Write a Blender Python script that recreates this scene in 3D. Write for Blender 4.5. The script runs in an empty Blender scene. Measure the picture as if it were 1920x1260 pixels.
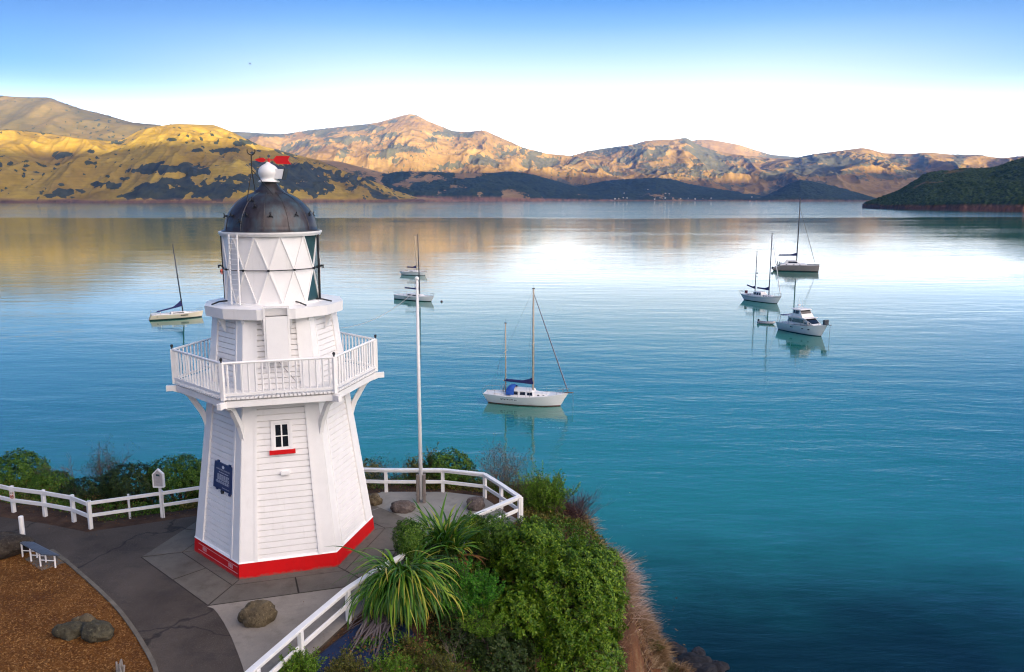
import bpy, math, random
import numpy as np
from mathutils import Vector, Matrix

R = math.radians
scene = bpy.context.scene
col = scene.collection

# ---------------------------------------------------------------- camera
F = 1500.0; PITCH = math.atan(260.0 / F); HC = 9.5; WZ = -12.5
cam_d = bpy.data.cameras.new('camera'); cam = bpy.data.objects.new('camera', cam_d); col.objects.link(cam)
cam_d.sensor_width = 36.0; cam_d.lens = 36.0 * F / 1920.0
cam_d.clip_start = 0.5; cam_d.clip_end = 60000.0
cam.location = (0, 0, HC); cam.rotation_euler = (math.pi / 2 - PITCH, 0, 0)
scene.camera = cam

# ---------------------------------------------------------------- light
SUN_EL = R(3.2); SUN_AZ = R(159.5)          # azimuth clockwise from +Y (north): low, behind the camera and to its right
EXPOSURE = 2.92
scene.view_settings.view_transform = 'Standard'; scene.view_settings.look = 'None'
scene.view_settings.exposure = EXPOSURE; scene.view_settings.gamma = 1.0
SUN_DIR = Vector((math.sin(SUN_AZ) * math.cos(SUN_EL), math.cos(SUN_AZ) * math.cos(SUN_EL), math.sin(SUN_EL)))
sd = bpy.data.lights.new('sun', 'SUN'); sd.energy = 5.0; sd.angle = R(0.5); sd.color = (1.0, 0.82, 0.52)
sun = bpy.data.objects.new('sun', sd); col.objects.link(sun)
sun.rotation_euler = (-SUN_DIR).to_track_quat('-Z', 'Y').to_euler()
sun.location = (200, -400, 300)

world = bpy.data.worlds.new('World'); scene.world = world; world.use_nodes = True
def build_world():
    nt = world.node_tree; nt.nodes.clear(); N = nt.nodes.new; L = nt.links.new
    out = N('ShaderNodeOutputWorld'); bg = N('ShaderNodeBackground'); bg.inputs[1].default_value = 0.42
    L(bg.outputs[0], out.inputs[0])
    sky = N('ShaderNodeTexSky'); sky.sky_type = 'NISHITA'; sky.sun_disc = False
    sky.sun_elevation = SUN_EL; sky.sun_rotation = SUN_AZ; sky.altitude = 0; sky.dust_density = 0.6; sky.ozone_density = 1.5
    sk = N('ShaderNodeVectorMath'); sk.operation = 'SCALE'; sk.inputs[3].default_value = 0.02
    L(sky.outputs[0], sk.inputs[0])
    tc = N('ShaderNodeTexCoord'); sep = N('ShaderNodeSeparateXYZ'); L(tc.outputs['Generated'], sep.inputs[0])
    # elevation ramp of the clear morning sky (z of the direction)
    mp = N('ShaderNodeMapRange'); mp.inputs[1].default_value = 0.0; mp.inputs[2].default_value = 0.5
    L(sep.outputs[2], mp.inputs[0])
    rp = N('ShaderNodeValToRGB'); L(mp.outputs[0], rp.inputs[0])
    el = rp.color_ramp.elements
    stops = [(0.0, (1.25, 1.25, 1.20)), (.13, (1.15, 1.16, 1.13)), (.20, (.60, .62, .63)), (.25, (.385, .405, .42)), (.29, (.27, .32, .37)), (.334, (.165, .24, .32)), (.392, (.066, .145, .265)), (.443, (.018, .085, .24)), (.52, (.006, .092, .225)), (.75, (.004, .082, .18)), (1.0, (.006, .07, .16))]
    el[0].position, el[0].color = stops[0][0], (*stops[0][1], 1)
    el[1].position, el[1].color = stops[-1][0], (*stops[-1][1], 1)
    for p, c in stops[1:-1]:
        e = el.new(p); e.color = (*c, 1)
    # warm glow on the side where the sun comes up
    dt = N('ShaderNodeVectorMath'); dt.operation = 'DOT_PRODUCT'; L(tc.outputs['Generated'], dt.inputs[0])
    gx, gy = math.sin(R(128)), math.cos(R(128))
    dt.inputs[1].default_value = (gx * .93, gy * .93, .37)
    m2 = N('ShaderNodeMapRange'); m2.interpolation_type = 'SMOOTHSTEP'; m2.inputs[1].default_value = 0.40; m2.inputs[2].default_value = 1.0
    L(dt.outputs['Value'], m2.inputs[0])
    gl = N('ShaderNodeVectorMath'); gl.operation = 'SCALE'; gl.inputs[0].default_value = (1.46, 1.22, 1.04)
    L(m2.outputs[0], gl.inputs[3])
    # towards the sides of the bay the horizon is a little bluer than straight ahead
    sx = N('ShaderNodeMath'); sx.operation = 'ABSOLUTE'
    off = N('ShaderNodeMath'); off.operation = 'SUBTRACT'; off.inputs[1].default_value = 0.07; L(sep.outputs[0], off.inputs[0]); L(off.outputs[0], sx.inputs[0])
    m3 = N('ShaderNodeMapRange'); m3.interpolation_type = 'SMOOTHSTEP'; m3.inputs[1].default_value = .18; m3.inputs[2].default_value = .62
    L(sx.outputs[0], m3.inputs[0])
    mx = N('ShaderNodeMix'); mx.data_type = 'RGBA'; mx.blend_type = 'MULTIPLY'; mz = N('ShaderNodeMapRange'); mz.interpolation_type = 'SMOOTHSTEP'; mz.inputs[1].default_value = .055; mz.inputs[2].default_value = .145; L(sep.outputs[2], mz.inputs[0])
    mm = N('ShaderNodeMath'); mm.operation = 'MULTIPLY'; L(m3.outputs[0], mm.inputs[0]); L(mz.outputs[0], mm.inputs[1]); L(mm.outputs[0], mx.inputs[0])
    L(rp.outputs[0], mx.inputs[6]); mx.inputs[7].default_value = (.20, .45, .80, 1)
    # the sky behind and to the left lies away from the glow and is darker, bluer
    d2 = N('ShaderNodeVectorMath'); d2.operation = 'DOT_PRODUCT'; L(tc.outputs['Generated'], d2.inputs[0]); d2.inputs[1].default_value = (-.80, -.60, 0)
    m4 = N('ShaderNodeMapRange'); m4.interpolation_type = 'SMOOTHSTEP'; m4.inputs[1].default_value = -.15; m4.inputs[2].default_value = .65; L(d2.outputs['Value'], m4.inputs[0])
    my = N('ShaderNodeMix'); my.data_type = 'RGBA'; my.blend_type = 'MULTIPLY'; L(m4.outputs[0], my.inputs[0]); L(mx.outputs[2], my.inputs[6]); my.inputs[7].default_value = (.18, .46, .66, 1)
    mx = my
    a1 = N('ShaderNodeVectorMath'); a1.operation = 'ADD'; L(mx.outputs[2], a1.inputs[0]); L(gl.outputs[0], a1.inputs[1])
    a2 = N('ShaderNodeVectorMath'); a2.operation = 'ADD'; L(a1.outputs[0], a2.inputs[0]); L(sk.outputs[0], a2.inputs[1])
    L(a2.outputs[0], bg.inputs[0])
build_world()
scene.cycles.use_denoising = True
scene.cycles.max_bounces = 8
scene.cycles.filter_width = 1.15
scene.cycles.volume_bounces = 0

# ---------------------------------------------------------------- helpers
CP, SP = math.cos(PITCH), math.sin(PITCH)
def ray(u, v):
    dx, dy = (u - 960) / F, (630 - v) / F
    return dx, CP + dy * SP, -SP + dy * CP
def atz(u, v, z=0.0):                       # photograph point -> place on the level z
    x, y, w = ray(u, v); t = (z - HC) / w
    return Vector((x * t, y * t, z))
def aty(u, v, Y):                           # photograph point -> place at the distance Y
    x, y, w = ray(u, v); t = Y / y
    return Vector((x * t, Y, HC + w * t))

def tag(o, label=None, cat=None, group=None, kind=None):
    if label: o['label'] = label
    if cat: o['category'] = cat
    if group: o['group'] = group
    if kind: o['kind'] = kind
    return o
def thing(name, label, cat, loc=(0, 0, 0), rz=0.0, group=None):
    o = bpy.data.objects.new(name, None); col.objects.link(o); o.empty_display_size = .3
    o.location = loc; o.rotation_euler = (0, 0, rz)
    return tag(o, label, cat, group)
def copy_tree(o, parent=None):
    c = o.copy(); col.objects.link(c)
    if parent is not None: c.parent = parent
    for ch in list(o.children): copy_tree(ch, c)
    return c

class MB:
    def __init__(s, org=(0, 0, 0)):
        s.v = []; s.f = []; s.org = Vector(org)
    def quad_strip(s, A, B):                # two point rows
        n = len(A); i0 = len(s.v); s.v += list(A) + list(B)
        for i in range(n - 1): s.f.append((i0 + i, i0 + i + 1, i0 + n + i + 1, i0 + n + i))
    def face(s, pts):
        i0 = len(s.v); s.v += list(pts); s.f.append(tuple(range(i0, i0 + len(pts))))
    def hexa(s, lo, hi):                    # two 4-point rings
        i = len(s.v); s.v += list(lo) + list(hi)
        s.f += [(i+3, i+2, i+1, i), (i+4, i+5, i+6, i+7)] + [(i+k, i+(k+1) % 4, i+4+(k+1) % 4, i+4+k) for k in range(4)]
    def box(s, c, d, rz=0.0):
        c = Vector(c); hx, hy, hz = d[0] / 2, d[1] / 2, d[2] / 2; cs, sn = math.cos(rz), math.sin(rz)
        q = [Vector((x * cs - y * sn, x * sn + y * cs, 0)) for x, y in ((-hx, -hy), (hx, -hy), (hx, hy), (-hx, hy))]
        s.hexa([c + p - Vector((0, 0, hz)) for p in q], [c + p + Vector((0, 0, hz)) for p in q])
    def beam(s, a, b, w, h, up=(0, 0, 1)):  # rectangular bar; w across, h along 'up'
        a, b = Vector(a), Vector(b); d = (b - a).normalized(); up = Vector(up)
        sd_ = d.cross(up)
        if sd_.length < 1e-5: sd_ = d.cross(Vector((1, 0, 0)))
        sd_.normalize(); u = sd_.cross(d).normalized()
        q = [sd_ * x * w / 2 + u * y * h / 2 for x, y in ((-1, -1), (1, -1), (1, 1), (-1, 1))]
        s.hexa([a + p for p in q][::-1], [b + p for p in q][::-1])
    def tube(s, pts, r, n=8, cap=True):
        pts = [Vector(p) for p in pts]; m = len(pts)
        rs = r if isinstance(r, (list, tuple)) else [r] * m
        i0 = len(s.v); ref = None
        for k, p in enumerate(pts):
            d = (pts[min(k + 1, m - 1)] - pts[max(k - 1, 0)]).normalized()
            if ref is None:
                ref = d.orthogonal().normalized()
            ref = (ref - d * ref.dot(d)); ref = ref.normalized() if ref.length > 1e-6 else d.orthogonal().normalized()
            w = d.cross(ref)
            for j in range(n):
                a = 2 * math.pi * j / n
                s.v.append(p + (ref * math.cos(a) + w * math.sin(a)) * rs[k])
        for k in range(m - 1):
            for j in range(n):
                a, b = i0 + k * n + j, i0 + k * n + (j + 1) % n
                s.f.append((a, b, b + n, a + n))
        if cap:
            s.f.append(tuple(i0 + j for j in range(n))[::-1]); s.f.append(tuple(i0 + (m - 1) * n + j for j in range(n)))
    def lathe(s, prof, c=(0, 0, 0), n=32, a0=0.0, a1=2 * math.pi):
        c = Vector(c); full = abs(a1 - a0 - 2 * math.pi) < 1e-6; cols = n if full else n + 1
        i0 = len(s.v)
        for r, z in prof:
            for j in range(cols):
                a = a0 + (a1 - a0) * j / n
                s.v.append(c + Vector((r * math.cos(a), r * math.sin(a), z)))
        for k in range(len(prof) - 1):
            for j in range(n):
                a, b = i0 + k * cols + j, i0 + k * cols + ((j + 1) % cols)
                s.f.append((a, b, b + cols, a + cols))
        if full:
            if prof[0][0] > 1e-4: s.f.append(tuple(i0 + j for j in range(n))[::-1])
            if prof[-1][0] > 1e-4: s.f.append(tuple(i0 + (len(prof) - 1) * cols + j for j in range(n)))
    def prism(s, poly, d):                  # planar polygon pushed along d
        d = Vector(d); poly = [Vector(p) for p in poly]; n = len(poly); i = len(s.v)
        s.v += poly + [p + d for p in poly]
        s.f += [tuple(range(i, i + n))[::-1], tuple(range(i + n, i + 2 * n))]
        s.f += [(i + k, i + (k + 1) % n, i + n + (k + 1) % n, i + n + k) for k in range(n)]
    def build(s, name, mat, parent=None, smooth=False, fix=True, bevel=0.0):
        me = bpy.data.meshes.new(name)
        me.from_pydata([tuple(Vector(p) - s.org) for p in s.v], [], s.f); me.update()
        if fix:
            import bmesh
            bm = bmesh.new(); bm.from_mesh(me); bmesh.ops.recalc_face_normals(bm, faces=bm.faces); bm.to_mesh(me); bm.free()
        me.materials.append(mat)
        o = bpy.data.objects.new(name, me); col.objects.link(o)
        if parent is not None: o.parent = parent
        else: o.location = s.org
        if smooth: me.polygons.foreach_set('use_smooth', [True] * len(me.polygons))
        if bevel > 0:
            m = o.modifiers.new('bevel', 'BEVEL'); m.width = bevel; m.segments = 2; m.limit_method = 'ANGLE'; m.angle_limit = R(40)
        return o

def np_mesh(name, V, Q, mat, parent=None, loc=(0, 0, 0), smooth=False, attrs=None):   # numpy quads or tris
    V = np.ascontiguousarray(V, dtype=np.float32); Q = np.ascontiguousarray(Q, dtype=np.int32); k = Q.shape[1]
    me = bpy.data.meshes.new(name)
    me.vertices.add(len(V)); me.vertices.foreach_set('co', (V - np.array(loc, dtype=np.float32)).ravel())
    me.loops.add(Q.size); me.loops.foreach_set('vertex_index', Q.ravel())
    me.polygons.add(len(Q)); me.polygons.foreach_set('loop_start', np.arange(len(Q), dtype=np.int32) * k)
    if smooth: me.polygons.foreach_set('use_smooth', np.ones(len(Q), dtype=bool))
    me.update(calc_edges=True)
    for n_, a in (attrs or {}).items():
        at = me.attributes.new(n_, 'FLOAT', 'POINT'); at.data.foreach_set('value', np.ascontiguousarray(a, dtype=np.float32).ravel())
    me.materials.append(mat)
    o = bpy.data.objects.new(name, me); col.objects.link(o)
    if parent is not None: o.parent = parent
    else: o.location = loc
    return o

def vnoise(x, y, seed=0):
    x = np.asarray(x, dtype=np.float64); y = np.asarray(y, dtype=np.float64)
    ix = np.floor(x).astype(np.int64); iy = np.floor(y).astype(np.int64); fx, fy = x - ix, y - iy
    fx = fx * fx * fx * (fx * (fx * 6 - 15) + 10); fy = fy * fy * fy * (fy * (fy * 6 - 15) + 10)
    def h(a, b):
        n = (a * 374761393 + b * 668265263 + seed * 974711) & 0xffffffff
        n = ((n ^ (n >> 13)) * 1274126177) & 0xffffffff; n = ((n ^ (n >> 15)) * 2246822519) & 0xffffffff
        return ((n ^ (n >> 16)) & 0xffffff) / 16777215.0
    return (h(ix, iy) * (1 - fx) + h(ix + 1, iy) * fx) * (1 - fy) + (h(ix, iy + 1) * (1 - fx) + h(ix + 1, iy + 1) * fx) * fy
def fbm(x, y, o=4, seed=0, g=.5):
    t = 0; a = 1; w = 0
    for k in range(o):
        t = t + a * vnoise(x * 2 ** k, y * 2 ** k, seed + k * 17); w += a; a *= g
    return t / w
def ridged(x, y, o=4, seed=0):
    t = 0; a = 1; w = 0
    for k in range(o):
        t = t + a * (1 - np.abs(2 * vnoise(x * 2 ** k, y * 2 ** k, seed + k * 31) - 1)); w += a; a *= .5
    return t / w
def cells(x, y, seed=0):                    # distance to the nearest jittered point
    ix = np.floor(x).astype(np.int64); iy = np.floor(y).astype(np.int64); best = np.full(np.shape(x), 9.0)
    for a in (-1, 0, 1):
        for b in (-1, 0, 1):
            jx = ix + a; jy = iy + b
            px = jx + vnoise(jx + 0.0, jy + 0.0, seed) ; py = jy + vnoise(jx + 0.0, jy + 0.0, seed + 5)
            best = np.minimum(best, np.hypot(x - px, y - py))
    return best

# ---------------------------------------------------------------- materials
class NT:
    def __init__(s, name):
        s.m = bpy.data.materials.new(name); s.m.use_nodes = True; s.t = s.m.node_tree
        s.b = s.t.nodes['Principled BSDF']
    def n(s, typ, **kw):
        x = s.t.nodes.new(typ)
        for k, v in kw.items():
            if k.startswith('i'): x.inputs[int(k[1:])].default_value = v
            else: setattr(x, k, v)
        return x
    def l(s, a, b): s.t.links.new(a, b)
    def coord(s, kind='Object', scale=(1, 1, 1)):
        tc = s.n('ShaderNodeTexCoord'); mp = s.n('ShaderNodeMapping'); mp.inputs[3].default_value = scale
        s.l(tc.outputs[kind], mp.inputs[0]); return mp.outputs[0]
    def noise(s, vec, scale, detail=4, rough=.55):
        x = s.n('ShaderNodeTexNoise'); x.inputs['Scale'].default_value = scale; x.inputs['Detail'].default_value = detail; x.inputs['Roughness'].default_value = rough
        s.l(vec, x.inputs['Vector']); return x.outputs[0]
    def ramp(s, fac, stops):
        r = s.n('ShaderNodeValToRGB'); s.l(fac, r.inputs[0]); e = r.color_ramp.elements
        def c4(c): return (*c, 1) if len(c) == 3 else c
        e[0].position, e[0].color = stops[0][0], c4(stops[0][1]); e[1].position, e[1].color = stops[-1][0], c4(stops[-1][1])
        for p, c in stops[1:-1]: q = e.new(p); q.color = c4(c)
        return r.outputs[0]
    def mix(s, fac, a, b, mode='MIX'):
        x = s.n('ShaderNodeMix', data_type='RGBA', blend_type=mode)
        for i, val in ((0, fac), (6, a), (7, b)):
            if hasattr(val, 'is_linked'): s.l(val, x.inputs[i])
            elif i == 0: x.inputs[0].default_value = val
            else: x.inputs[i].default_value = (*val, 1) if len(val) == 3 else val
        return x.outputs[2]
    def bump(s, h, strength=.4, dist=.02):
        x = s.n('ShaderNodeBump'); x.inputs['Strength'].default_value = strength; x.inputs['Distance'].default_value = dist
        s.l(h, x.inputs['Height']); s.l(x.outputs[0], s.b.inputs['Normal']); return x.outputs[0]
    def set(s, **kw):
        for k, v in kw.items():
            k = {'base': 'Base Color', 'rough': 'Roughness', 'metal': 'Metallic', 'spec': 'Specular IOR Level', 'ior': 'IOR', 'sss': 'Subsurface Weight', 'trans': 'Transmission Weight', 'coat': 'Coat Weight'}[k]
            if hasattr(v, 'is_linked'): s.l(v, s.b.inputs[k])
            else: s.b.inputs[k].default_value = (*v, 1) if isinstance(v, tuple) and len(v) == 3 else v
        return s
C3 = lambda c, k: tuple(min(1, x * k) for x in c)

def paint(name, c, rough=.45, var=.12, scale=3.0, grime=None, bump=.05, spec=.5):
    m = NT(name); v = m.coord('Object')
    a = m.noise(v, scale, 6, .6)
    colr = m.ramp(a, [(.3, C3(c, 1 - var)), (.7, c)])
    if grime:
        g = m.noise(m.coord('Object', (5, 5, .7)), 1.4, 6, .65)
        colr = m.mix(m.ramp(g, [(.60, (0, 0, 0)), (.86, (.5, .5, .5))]), colr, grime)
    m.set(base=colr, rough=rough, spec=spec)
    if bump: m.bump(m.noise(v, 40, 3), bump, .01)
    return m.m
def plain(name, c, rough=.5, metal=0.0, var=.15, scale=8.0):
    m = NT(name); a = m.noise(m.coord('Object'), scale, 4)
    m.set(base=m.ramp(a, [(.3, C3(c, 1 - var)), (.7, C3(c, 1 + var * .3))]), rough=rough, metal=metal)
    return m.m

def leaf_mat(name, c0, c1, c2, rough=.5, trans=.25, spec=.2):
    m = NT(name); g = m.n('ShaderNodeNewGeometry')
    a = m.ramp(g.outputs['Random Per Island'], [(0, c0), (.5, c1), (1, c2)])
    nz = m.noise(m.coord('Object'), 1.1, 3)
    a = m.mix(m.ramp(nz, [(.3, (0, 0, 0)), (.7, (1, 1, 1))]), a, m.mix(.45, a, c0))
    m.set(base=a, rough=rough, spec=spec)
    if trans:
        t = m.n('ShaderNodeBsdfTranslucent'); m.l(a, t.inputs[0])
        mx = m.n('ShaderNodeMixShader'); mx.inputs[0].default_value = trans
        m.l(m.b.outputs[0], mx.inputs[1]); m.l(t.outputs[0], mx.inputs[2])
        m.l(mx.outputs[0], m.t.nodes['Material Output'].inputs[0])
    return m.m
def ground_mat(name, c0, c1, scale, bump=.5, dist=.02, rough=.9, big=None, speck=None, fine=60):
    m = NT(name); v = m.coord('Object')
    a = m.ramp(m.noise(v, scale, 8, .65), [(.3, c0), (.7, c1)])
    if big: a = m.mix(m.ramp(m.noise(v, big[0], 4, .6), [(.42, (0, 0, 0)), (.68, (1, 1, 1))]), a, big[1])
    f = m.noise(v, fine, 4, .7)
    if speck: a = m.mix(m.ramp(f, [(.60, (0, 0, 0)), (.72, (1, 1, 1))]), a, speck)
    m.set(base=a, rough=rough, spec=.25); m.bump(f, bump, dist)
    return m.m

M = {}
M['white'] = paint('white_timber_paint', (.83, .81, .785), .42, .07, 2.0, grime=(.55, .52, .47))
M['white_trim'] = paint('white_trim_paint', (.84, .825, .80), .4, .06, 3.0, grime=(.6, .57, .52))
M['fence'] = paint('white_fence_paint', (.78, .77, .75), .45, .10, 4.0, grime=(.45, .43, .38))
M['red'] = paint('red_paint', (.64, .004, .006), .55, .18, 2.0, grime=(.40, .012, .012), spec=.2)
def red_base():
    m = NT('red_plinth_paint'); v = m.coord('Object'); a = m.ramp(m.noise(v, 2.0, 6, .6), [(.3, (.50, .004, .006)), (.7, (.66, .005, .007))])
    a = m.mix(m.ramp(m.noise(m.coord('Object', (6, 6, .8)), 1.6, 6, .65), [(.56, (0, 0, 0)), (.8, (.45,) * 3)]), a, (.34, .02, .018))
    sx = m.n('ShaderNodeSeparateXYZ'); m.l(v, sx.inputs[0]); nz = m.noise(v, 7, 5, .7)
    q = m.n('ShaderNodeMath', operation='MULTIPLY_ADD'); m.l(nz, q.inputs[0]); q.inputs[1].default_value = -.22; m.l(sx.outputs[2], q.inputs[2])
    mr = m.n('ShaderNodeMapRange'); m.l(q.outputs[0], mr.inputs[0]); mr.inputs[1].default_value = -.10; mr.inputs[2].default_value = -.04; mr.inputs[3].default_value = .75; mr.inputs[4].default_value = 0
    a = m.mix(mr.outputs[0], a, (.16, .10, .08)); m.set(base=a, rough=.55, spec=.2); m.bump(m.noise(v, 40, 3), .1, .01); return m.m
M['red_plinth'] = red_base()
M['red_vane'] = paint('red_vane_paint', (.65, .012, .015), .35, .1, 4)
M['dark_iron'] = plain('dark_iron', (.022, .023, .027), .5, .3)
M['glass_dark'] = plain('dark_window_glass', (.012, .014, .02), .06)
M['glass_teal'] = plain('lantern_glass', (.03, .075, .085), .08)
M['blue_plaque'] = plain('plaque_blue', (.012, .03, .12), .35)
M['plaque_letter'] = plain('plaque_lettering', (.62, .66, .72), .5)
M['pink_mark'] = plain('faded_white_paint', (.62, .30, .31), .6)
M['grey_metal'] = plain('grey_metal', (.28, .28, .29), .4, .6)
M['timber_grey'] = paint('weathered_timber', (.20, .17, .15), .8, .4, 6.0, grime=(.10, .085, .075), bump=.3)
M['hull_white'] = paint('white_gelcoat', (.78, .77, .75), .22, .05, .5)
M['hull_cream'] = paint('cream_gelcoat', (.74, .65, .50), .25, .05, .5)
M['hull_grey'] = paint('grey_brown_gelcoat', (.25, .22, .20), .3, .15, .7)
M['deck_white'] = paint('boat_deck_white', (.76, .74, .71), .5, .06, 1.0)
M['boot_black'] = plain('black_boot_stripe', (.012, .012, .014), .4)
M['boot_red'] = plain('red_antifoul', (.16, .02, .018), .5)
M['boot_blue'] = plain('navy_boot_stripe', (.012, .02, .06), .4)
M['cover_navy'] = plain('navy_sail_cover', (.012, .016, .10), .8)
M['cover_blue'] = plain('blue_canvas', (.015, .09, .40), .75)
M['mast_tan'] = plain('tan_spar', (.50, .42, .32), .4)
M['mast_dark'] = plain('dark_spar', (.03, .035, .05), .35)
M['mast_grey'] = plain('alloy_spar', (.16, .17, .22), .35)
M['wire'] = plain('rigging_wire', (.10, .10, .12), .4, .4)
M['rib_grey'] = plain('inflatable_grey', (.42, .40, .40), .6)
M['buoy_red'] = plain('red_buoy', (.55, .08, .04), .5)
M['wood_brown'] = plain('brown_wood', (.18, .09, .04), .6)

def copper_mat():
    m = NT('weathered_copper'); v = m.coord('Object')
    n1 = m.noise(m.coord('Object', (1.2, 1.2, .45)), 2.2, 8, .62); n2 = m.noise(m.coord('Object', (6, 6, .5)), 2.5, 5)
    a = m.ramp(n1, [(.34, (.016, .013, .015)), (.48, (.042, .034, .037)), (.60, (.05, .068, .08)), (.76, (.085, .13, .145))])
    a = m.mix(m.ramp(n2, [(.45, (0, 0, 0)), (.75, (.5, .5, .5))]), a, (.075, .066, .064))
    m.set(base=a, rough=m.ramp(n1, [(.3, (.27,) * 3), (.7, (.48,) * 3)]), metal=.35); m.bump(m.noise(v, 14, 4), .12, .02)
    return m.m
M['copper'] = copper_mat()
# ---------------------------------------------------------------- sea
def water_mat():
    m = NT('sea_water'); tc = m.n('ShaderNodeTexCoord'); v = tc.outputs['Object']
    def mapped(sx, sy, rz=0.0):
        mp = m.n('ShaderNodeMapping'); mp.inputs[2].default_value = (0, 0, rz); mp.inputs[3].default_value = (sx, sy, 1); m.l(v, mp.inputs[0]); return mp.outputs[0]
    # body colour: teal, with darker patches over the kelp beds below the point
    big = m.noise(mapped(1, 1), .012, 3)
    base = m.ramp(big, [(.3, WATER_A), (.7, WATER_B)])
    sep = m.n('ShaderNodeSeparateXYZ'); m.l(v, sep.inputs[0])
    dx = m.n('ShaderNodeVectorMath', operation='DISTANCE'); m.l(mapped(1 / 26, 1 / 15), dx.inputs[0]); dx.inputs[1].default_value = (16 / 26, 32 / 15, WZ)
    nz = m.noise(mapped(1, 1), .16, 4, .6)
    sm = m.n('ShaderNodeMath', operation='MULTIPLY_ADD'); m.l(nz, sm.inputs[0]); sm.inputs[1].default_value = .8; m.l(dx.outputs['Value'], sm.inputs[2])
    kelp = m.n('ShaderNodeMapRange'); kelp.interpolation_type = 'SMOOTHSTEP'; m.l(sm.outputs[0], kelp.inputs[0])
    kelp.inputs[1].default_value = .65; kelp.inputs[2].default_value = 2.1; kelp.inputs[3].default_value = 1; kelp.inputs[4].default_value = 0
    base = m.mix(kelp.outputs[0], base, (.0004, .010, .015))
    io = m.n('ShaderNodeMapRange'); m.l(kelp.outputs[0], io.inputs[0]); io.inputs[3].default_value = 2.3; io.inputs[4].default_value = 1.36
    m.set(base=base, rough=.04, spec=.5); m.l(io.outputs[0], m.b.inputs['IOR'])
    # wind ripples, crests roughly across the view
    w1 = m.noise(mapped(.55, 1.5, R(8)), .9, 3, .55)
    w2 = m.noise(mapped(.5, 1.6, R(-14)), 2.6, 2, .5)
    w3 = m.noise(mapped(.16, .42, R(5)), .55, 2, .5)
    def mul(a, k):
        x = m.n('ShaderNodeMath', operation='MULTIPLY'); m.l(a, x.inputs[0])
        if hasattr(k, 'is_linked'): m.l(k, x.inputs[1])
        else: x.inputs[1].default_value = k
        return x.outputs[0]
    def add(a, b):
        x = m.n('ShaderNodeMath', operation='ADD'); m.l(a, x.inputs[0]); m.l(b, x.inputs[1]); return x.outputs[0]
    lane = m.ramp(m.noise(mapped(.004, .018, R(10)), 1.0, 5, .6), [(.36, (.30,) * 3), (.66, (1,) * 3)])
    wl = m.n('ShaderNodeMath', operation='MULTIPLY_ADD'); m.l(m.noise(mapped(.0022, .006), 1.0, 6), wl.inputs[0]); wl.inputs[1].default_value = 230; m.l(sep.outputs[1], wl.inputs[2])
    far = m.n('ShaderNodeMapRange'); far.interpolation_type = 'SMOOTHSTEP'; m.l(wl.outputs[0], far.inputs[0])
    far.inputs[1].default_value = 960; far.inputs[2].default_value = 1060; far.inputs[3].default_value = 1.0; far.inputs[4].default_value = 10.0
    calm = m.n('ShaderNodeMapRange'); calm.interpolation_type = 'SMOOTHSTEP'; m.l(wl.outputs[0], calm.inputs[0])
    calm.inputs[1].default_value = 110; calm.inputs[2].default_value = 330; calm.inputs[3].default_value = 1.0; calm.inputs[4].default_value = .48
    lane = mul(mul(lane, far.outputs[0]), calm.outputs[0])
    h = mul(add(add(mul(w1, .10), mul(w2, .024)), mul(w3, .34)), lane)
    b = m.n('ShaderNodeBump'); b.inputs['Strength'].default_value = WAVE; b.inputs['Distance'].default_value = 1.0
    m.l(h, b.inputs['Height']); m.l(b.outputs[0], m.b.inputs['Normal'])
    return m.m
WATER_A, WATER_B, WAVE = (.0002, .124, .092), (.0002, .144, .103), .49
mb = MB(); S = 16000
mb.face([(-S, -9000, WZ), (S, -9000, WZ), (S, S, WZ), (-S, S, WZ)])
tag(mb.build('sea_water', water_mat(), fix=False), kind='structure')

# ---------------------------------------------------------------- hills across the bay
def hill_mat(name, g0, g1, g2, f0, f1, rock, s=1.0):
    m = NT(name); v = m.coord('Object')
    at = m.n('ShaderNodeAttribute', attribute_name='bush'); ar = m.n('ShaderNodeAttribute', attribute_name='cliff')
    a = m.ramp(m.noise(v, .0035 * s, 6, .6), [(.32, g0), (.5, g1), (.68, g2)])
    st = m.noise(m.coord('Object', (1, 1, 6)), .02 * s, 4, .6)
    a = m.mix(m.ramp(st, [(.4, (0, 0, 0)), (.75, (.5,) * 3)]), a, C3(g0, .62))
    fn = m.noise(v, .045 * s, 4, .7)
    md = m.n('ShaderNodeMath', operation='MULTIPLY_ADD'); m.l(fn, md.inputs[0]); md.inputs[1].default_value = .9; 
    sb = m.n('ShaderNodeMath', operation='SUBTRACT'); m.l(at.outputs['Fac'], sb.inputs[0]); sb.inputs[1].default_value = .45; m.l(sb.outputs[0], md.inputs[2])
    fcol = m.ramp(m.noise(v, .022 * s, 5, .65), [(.35, f0), (.65, f1)])
    a = m.mix(m.ramp(md.outputs[0], [(.44, (0, 0, 0)), (.54, (1, 1, 1))]), a, fcol)
    rk = m.ramp(m.noise(m.coord('Object', (1, 1, .5)), .03 * s, 5, .7), [(.3, C3(rock, .35)), (.7, rock)])
    a = m.mix(ar.outputs['Fac'], a, rk)
    m.set(base=a, rough=.95, spec=.1)
    return m.m
FOR0, FOR1 = (.012, .022, .014), (.03, .045, .022)
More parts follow.
